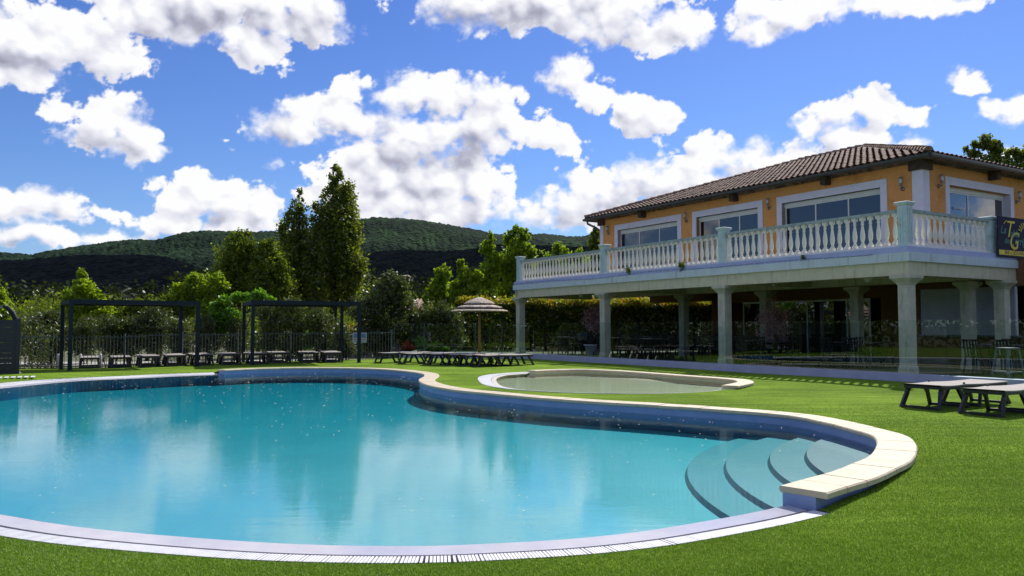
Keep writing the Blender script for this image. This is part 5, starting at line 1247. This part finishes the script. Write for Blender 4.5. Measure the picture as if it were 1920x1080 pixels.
plant('background_tree', 'tree behind the building with only leaf tips above the roof ridge', 'tree', [(1306,352,9,5),(1340,344,11,6),(1322,385,40,24),(1320,440,50,40)], 62, 4200, .28, 'l_bright', None, None, .16)
plant('background_tree', 'leafy tree rising behind the right end of the roof', 'tree', [(1852,268,12,18),(1832,280,12,16),(1868,280,12,18),(1815,288,10,12),(1850,310,34,18),(1896,288,10,14),(1915,296,10,14),(1890,330,50,30),(1940,300,20,22)], 56, 9000, .26, 'l_poplar', None, None, .2, per=22, clump=.19)
# hedges
def hedge(label, a, b, th, h, n, name='hedge', z0=-.1):
    a = np.array(a); b = np.array(b); L = np.linalg.norm(b - a); d = (b - a) / L; nn = np.array([-d[1], d[0]]); c0 = (a + b) / 2
    r = empty(name, (*c0, z0), 0, label, 'hedge')
    m = int(n * .72); u = RNG.random(m) * L; face = RNG.random(m) < .62; z = RNG.random(m) * h; dep = -th/2 + RNG.normal(0, .09, m) + .16 * np.sin(u * 1.7) * np.sin(z * 2.3 + u); dep = np.where(face, dep, RNG.uniform(-th/2, th/2, m))
    z = np.where(face, z * (h - .22) / h, h - .22 - np.abs(RNG.normal(0, .14, m)))
    C_ = np.c_[a[0] + d[0]*u + nn[0]*dep, a[1] + d[1]*u + nn[1]*dep, z + z0] - np.array([*c0, z0]); cl = (np.sin(u*5.1 + z*3) * np.sin(z*6.3 - u*2.1) + 1) / 2
    quads('foliage', leaves(C_, .15), .5 * cl + .5 * RNG.random(m), M['l_hedge'], r)
    m = n - m; u = RNG.random(m) * L; dep = RNG.uniform(-th/2 - .05, th/2, m); z = h - .12 + RNG.normal(.0, .13, m) + .08 * np.sin(u * 2.2) + .05 * np.sin(u * 6.1) - .22 * RNG.random(m) * (dep < -th/2 + .15)
    C_ = np.c_[a[0] + d[0]*u + nn[0]*dep, a[1] + d[1]*u + nn[1]*dep, z + z0] - np.array([*c0, z0])
    quads('tip_foliage', leaves(C_, .15), RNG.random(m), M['l_hedgetop'], r)
    mb = MB()
    for k in range(int(L / .5)): q = a + d * (k + .5) * .5 - c0; mb.tube([(q[0], q[1], 0), (q[0] + random.uniform(-.1, .1), q[1], h * .5), (q[0] + random.uniform(-.2, .2), q[1], h * .9)], [.04, .03, .015], 5)
    mb.build('stems', M['barkdark'], r)
hz_ = at_y(1150, 563, 41).z
hedge('long clipped hedge with coppery tips behind the terrace columns', (at_y(962, 600, 40.5).x, 40.5), (at_y(1420, 600, 43).x, 43.0), 1.5, hz_ + .1 - .06, 92000)
hedge('taller rounded hedge end behind the straw parasol', (at_y(858, 600, 41.4).x, 41.6), (at_y(975, 600, 41.4).x, 41.2), 1.6, at_y(920, 560, 41.4).z + .1 - .1, 16000)
# second dark hedge beyond the glass so that no bare ground shows
hedge('low dark hedge beyond the notice board', (-9.5, 44.5), (1.0, 45.5), 1.2, 1.5, 14000)
# potted blossom trees
def blossom(px, py, Y, z0, label, big=1.0):
    c = at_y(px, py, Y); r = empty('blossom_tree', (c.x, Y, z0), 0, label, 'potted tree')
    hgt = c.z - z0; lobes = [(c.x, Y, c.z + .25 * big, .28 * big, .26, .35 * big), (c.x - .22 * big, Y, c.z - .1, .25 * big, .24, .35 * big), (c.x + .22 * big, Y, c.z + .0, .25 * big, .24, .4 * big), (c.x + .05, Y - .1, c.z - .35 * big, .3 * big, .22, .3 * big)]
    P, rn = lobe_points(lobes, int(1500 * big), .22, 12); o = np.array([c.x, Y, z0]); quads('blossom', leaves(P - o, .075, .8), rn, M['l_pink'], r)
    mb = MB(); mb.tube([(0, 0, .3), (.02, 0, hgt * .5), (-.02, 0, hgt * .85), (0, 0, hgt + .3)], [.035, .03, .022, .008], 7)
    for q in lobes: mb.tube([(0, 0, hgt * .65), ((q[0] - c.x) * .6, 0, hgt * .85), (q[0] - c.x, q[1] - Y, q[2] - z0)], [.016, .012, .005], 5)
    mb.build('trunk', M['bark'], r); return r
Yb = 33.0
blossom(1114, 598, Yb, ZF, 'small pink blossom tree in a pale planter left of the second column')
p = at_y(1114, 640, Yb); pt = empty('planter', (p.x, Yb, ZF), 0, 'pale round planter holding the pink blossom tree by the second column', 'planter')
mb = MB(); mb.lathe([(.25, 0), (.30, .02), (.40, .40), (.44, .41), (.44, .46), (.38, .46), (.36, .40)], 20); mb.build('pot', M['pot'], pt); mb = MB(); mb.lathe([(.01, .40), (.36, .41)], 16); mb.build('soil', M['soil'], pt)
p2 = MW @ Vector((bl(1452, 600, 2.9)[0], 2.9, 0)); blossom(1452, 606, p2.y, ZF, 'dim purple-pink weeping blossom tree in front of the glazed doors', 1.25)
pt2 = empty('planter', (at_y(1452, 640, p2.y).x, p2.y, ZF), 0, 'planter of the weeping blossom tree in front of the glazed doors', 'planter'); mb = MB(); mb.lathe([(.22, 0), (.26, .02), (.34, .34), (.38, .36), (.34, .38)], 18); mb.build('pot', M['chair'], pt2)
# weeds in the cornice joints
for px, py, n_, lab in ((1178, 507, 240, 'leftmost tuft of weed growing from the cornice joint'), (1278, 498, 300, 'bushier tuft of weed growing from the cornice right of the first'), (1506, 481, 110, 'tiny weed growing from the cornice below the widest window')):
    x, z = bl(px, py, -.09); c = MW @ Vector((x, -.1, z)); s_ = .0016 * n_ ** .8 * .9; P, rn = lobe_points([(c.x, c.y, c.z, .05 * n_ / 200 + .03, .05, .10 * n_ / 240 + .03)], n_, .3, 8, 1, .1)
    o = quads('weed', leaves(P - np.array(c), .05), rn, M['l_mid']); o.location = c; tag(o, lab, 'weed', 'weeds on the terrace edge')

# ------------------------------------------------------------------ rubble retaining wall and roofs among the trees
mb = MB(); p0 = at_y(600, 660, 38.5); p1 = at_y(745, 660, 39.2); d = (p1 - p0); d.z = 0; L = d.length; d.normalize(); n2 = Vector((-d.y, d.x, 0)); x = 0
while x < L:
    for row in range(4):
        w_ = random.uniform(.25, .45); q = p0 + d * (x + (row % 2) * .15); zz = -.1 + row * .24; m_ = Matrix.Translation((q.x, q.y, zz)) @ Matrix.Rotation(atan2(d.y, d.x), 4, 'Z')
        mb.box(0, .33 + random.uniform(-.02, .03), random.uniform(-.05, .03), .4, .0, .225, m_)
    x += .36
o = mb.build('stone_wall', M['stonewall']); tag(o, 'low dark rubble stone wall beyond the picket fence by the notice board', 'stone wall')
def cottage(px0, px1, py_eave, py_ridge, Y, label, dep=6):
    a = at_y(px0, py_eave, Y); b = at_y(px1, py_eave, Y); zr = at_y(px0, py_ridge, Y + dep / 2).z; r = empty('cottage', ((a.x + b.x) / 2, Y, -.3), 0, label, 'house'); w2 = (b.x - a.x) / 2; ze = a.z + .3; zr = zr + .3
    mb = MB(); mb.box(-w2 + .3, w2 - .3, .3, dep, 0, ze); mb.build('wall', M['greywood'], r)
    mb = MB(); rr_ = min(w2 * .6, dep / 2); mb.add([(-w2, 0, ze), (w2, 0, ze), (w2, dep, ze), (-w2, dep, ze), (-w2 + rr_, dep / 2, zr), (w2 - rr_, dep / 2, zr)], [(0,1,5,4),(1,2,5),(2,3,4,5),(3,0,4),(3,2,1,0)])
    if Y < 90:
        n_ = int(2 * w2 / .24)
        for k in range(n_):
            x = -w2 + .12 + k * .24; f_ = min(1, (x + w2) / rr_, (w2 - x) / rr_); 
            if f_ > .1: mb.tube([(x, 0, ze + .03), (x, dep / 2 * f_, ze + (zr - ze) * f_ + .03)], .075, 6)
    mb.build('roof', M['tile'] if Y < 90 else M['greywood'], r)
    mb = MB(); mb.box(-.5, .5, .27, .31, ze - 1.9, ze - .7); mb.build('window', M['dark_room'], r)
cottage(752, 812, 581, 562, 46, 'tiled hip roof of a cottage showing among the shrubs left of the parasol')
cottage(1000, 1260, 563, 556, 60, 'long low tiled roof just above the hedge behind the terrace', 9)
cottage(714, 728, 514, 511.5, 420, 'small far stone farmhouse at the foot of the dark hill, left one of two', 20)
cottage(748, 766, 518, 515.5, 380, 'small far stone farmhouse at the foot of the dark hill, right one of two', 20)

# ------------------------------------------------------------------ woodland belt between the garden and the hills (uncountable)
lob = []
for _ in range(200):
    Y = random.uniform(120, 330); px = random.uniform(-200, 1150); py = 560 + random.uniform(-10, 8)
    if 640 < px < 900: py = 548 + random.uniform(-22, 8)
    c = at_y(px, py, Y); r_ = random.uniform(3.5, 7); lob.append((c.x, Y, c.z - r_ * .5, r_, r_, r_ * .9)); lob.append((c.x + r_, Y - 8, 1.2, r_ * 1.2, r_, 3))
P, rn = lobe_points(lob, 62000, .2, 40, 1, .6); o = quads('woodland', leaves(P, 1.1, .8), rn, M['l_wood']); tag(o, 'belt of dark oak woodland between the garden and the hills', 'woodland', kind='stuff')
lob = []
for _ in range(70):
    Y = random.uniform(60, 110); px = random.uniform(-150, 1000); py = 585 + random.uniform(-14, 10)
    c = at_y(px, py, Y); r_ = random.uniform(1.8, 3.2); lob.append((c.x, Y, max(c.z - r_ * .5, .6), r_, r_, r_ * .9)); lob.append((c.x + r_, Y - 3, 1.0, r_ * 1.3, r_, 1.8))
P, rn = lobe_points(lob, 80000, .2, 40, 1, .6); o = quads('thicket', leaves(P, .28, .7), rn, M['l_mid']); tag(o, 'tangled green thicket behind the garden trees', 'thicket', kind='stuff')

lob = []
for k in range(60):
    t = k / 59; X_, Y_ = ((-31 - 6 * random.random(), -14 + 46 * t * 1.9) if t < .5 else (-34 + 90 * (t - .5) * 1.6, -16 - 6 * random.random()))
    r_ = random.uniform(2.2, 3.2); lob.append((X_, Y_, r_ * .9, r_ * 1.2, r_, r_ * 1.15))
for k in range(26):
    t = k / 25; lob.append((-27 - 16 * t + random.uniform(-1, 1), 31 + 30 * t, 2.0, 3.2, 2.6, 2.6))
P, rn = lobe_points(lob, 70000, .25, 40, 1, .6); o = quads('thicket', leaves(P, .3, .7), rn, M['l_mid']); tag(o, 'dense green thicket enclosing the garden on the camera side', 'thicket', kind='stuff')

# ------------------------------------------------------------------ hills
def vnoise(x, y, seed):
    r = np.random.default_rng(seed).random((256, 256)); xi = np.floor(x).astype(int); yi = np.floor(y).astype(int); fx_ = x - xi; fy_ = y - yi; fx_ = fx_*fx_*(3-2*fx_); fy_ = fy_*fy_*(3-2*fy_)
    g_ = lambda i, j: r[i % 256, j % 256]
    return (g_(xi, yi)*(1-fx_) + g_(xi+1, yi)*fx_)*(1-fy_) + (g_(xi, yi+1)*(1-fx_) + g_(xi+1, yi+1)*fx_)*fy_
def hillmat(name, dark, mid, lightc, sc):
    m, t, o = mat(name); p = t.new('ShaderNodeBsdfPrincipled'); t.l.new(p.outputs[0], o.inputs[0]); c = t.new('ShaderNodeTexCoord').outputs['Object']
    v = t.new('ShaderNodeTexVoronoi'); t.l.new(c, v.inputs['Vector']); v.inputs['Scale'].default_value = sc
    n = t.noise(c, sc * .09, 5, .6); n2 = t.noise(c, sc * .5, 4, .6)
    s = t.math('ADD', t.math('MULTIPLY', n.outputs[0], .65), t.math('MULTIPLY', n2.outputs[0], .35))
    col = t.ramp(s, [(.36, dark), (.5, mid), (.62, lightc)]); cell = t.ramp(v.outputs['Distance'], [(0, (1.25, 1.25, 1.2)), (.75, (.35, .36, .4))])
    t.l.new(t.mixc(1.0, col, cell, 'MULTIPLY'), p.inputs['Base Color']); p.inputs['Roughness'].default_value = 1; p.inputs['Specular IOR Level'].default_value = .05
    b = t.new('ShaderNodeBump'); b.inputs['Strength'].default_value = 1; b.inputs['Distance'].default_value = 4; t.l.new(t.math('SUBTRACT', 1.0, v.outputs['Distance']), b.inputs['Height']); t.l.new(b.outputs[0], p.inputs['Normal'])
    return m
def hill(name, prof, D, near, m, amp, seed, rough=1.0, lo=-900, hi=2900):
    pts = sorted(prof); X = np.arange(lo, hi, 3.0 if D < 2000 else 2.5); Yp = np.interp(X, [p[0] for p in pts], [p[1] for p in pts]); nr = 60; fr_ = np.r_[np.linspace(0, 1, nr - 4), 1.05, 1.15, 1.3, 1.5]; vs = np.zeros((len(fr_), len(X), 3))
    for i, (px, py) in enumerate(zip(X, Yp)):
        t_ = at_y(px, py, D); ux = t_.x / D
        for j, f in enumerate(fr_):
            Y = D * (near + (1 - near) * f); zt_ = t_.z * (sin(min(f, 1) * pi / 2) ** 1.15) if f <= 1 else t_.z * max(0, 1 - (f - 1) * 1.5)
            vs[j, i] = (ux * Y, Y, zt_)
    n1 = vnoise(vs[..., 0] / 9, vs[..., 1] / 9, seed) - .5; n2 = vnoise(vs[..., 0] / 160, vs[..., 1] / 160, seed + 1) - .5; n3 = vnoise(vs[..., 0] / 420, vs[..., 1] / 420, seed + 2) - .5
    fade = np.minimum(fr_, 1)[:, None]; env = np.sin(np.clip(fr_, 0, 1) * pi)[:, None]
    vs[..., 2] += n1 * amp + n2 * env * t_.z * 0 + (n2 * 22 + n3 * 70) * env * rough - 3
    nx, ny = len(X), len(fr_); idx = np.arange(nx * ny).reshape(ny, nx); fs = np.stack([idx[:-1, :-1], idx[:-1, 1:], idx[1:, 1:], idx[1:, :-1]], -1).reshape(-1, 4)
    mb = MB(); mb.add(vs.reshape(-1, 3).tolist(), fs.tolist(), True); o = mb.build(name, m); tag(o, kind='structure'); return o
far_p = [(-900,500),(-300,490),(60,483),(85,475),(130,466),(200,456),(230,452),(262,451),(290,456.5),(340,446),(390,440),(440,438),(540,442),(600,436),(660,423),(700,418),(760,418.5),(830,424),(890,432),(930,442),(975,444),(1020,441.5),(1060,446),(1090,446),(1110,440),(1150,436),(1300,440),(1600,430),(2000,445),(2900,470)]
hill('hill', far_p, 2600, .62, hillmat('far_scrub_forest', (.010, .024, .018), (.020, .046, .026), (.040, .092, .036), .10), 9, 3)
near_p = [(-900,505),(-300,492),(0,486),(50,485),(110,479),(160,476),(280,476),(312,480),(345,490),(375,505),(400,519),(430,535),(480,560),(600,600),(2900,615)]
hill('hill', near_p, 1100, .5, hillmat('near_cloud_shaded_wood', (.008, .012, .016), (.015, .023, .022), (.026, .036, .030), .16), 5, 11, .45)  # dark wood; cloud shadow is also put into these bluish colours
mid_p = [(-900,600),(300,580),(480,520),(560,495),(640,478),(700,471),(760,467),(830,469),(880,466),(920,458),(960,456),(1000,459),(1100,461),(1200,458),(1500,470),(2900,500)]
hill('hill', mid_p, 1700, .6, hillmat('middle_cloud_shaded_wood', (.009, .015, .016), (.017, .027, .022), (.030, .044, .030), .14), 6, 23, .5)  # wood colours darkened and blued to deepen the cloud shadow on this ridge
# clouds drifting above the hills, out of the picture, whose shadows darken the nearer slopes
def cloud(cx_, cy_, cz_, rx, ry, rz, seed):
    rg = np.random.default_rng(seed); bm = bmesh.new(); bmesh.ops.create_icosphere(bm, subdivisions=5, radius=1)
    for v in bm.verts:
        c = v.co; n = .16 * sin(5 * c.x + seed) * sin(4 * c.y + 1) + .10 * sin(11 * c.x + 3 * c.z) * sin(12 * c.y + seed) + .05 * sin(25 * c.x) * sin(23 * c.y + c.z * 9)
        k = 1 + n; v.co = Vector((c.x * rx * k, c.y * ry * k, (c.z if c.z > 0 else c.z * .25) * rz * k))
    me = bpy.data.meshes.new('cloud'); bm.to_mesh(me); bm.free(); me.polygons.foreach_set('use_smooth', [True] * len(me.polygons)); me.materials.append(M['cloudmat'])
    o = bpy.data.objects.new('cloud', me); COL.objects.link(o); o.location = (cx_, cy_, cz_); tag(o, kind='structure')
kx_, ky_ = sd.x / sd.z, sd.y / sd.z
cloud(-600 + kx_ * 1000, 800 + ky_ * 1000, 1000, 520, 370, 120, 1)
cloud(-60 + kx_ * 1500, 1480 + ky_ * 1500, 1500, 620, 400, 160, 4)
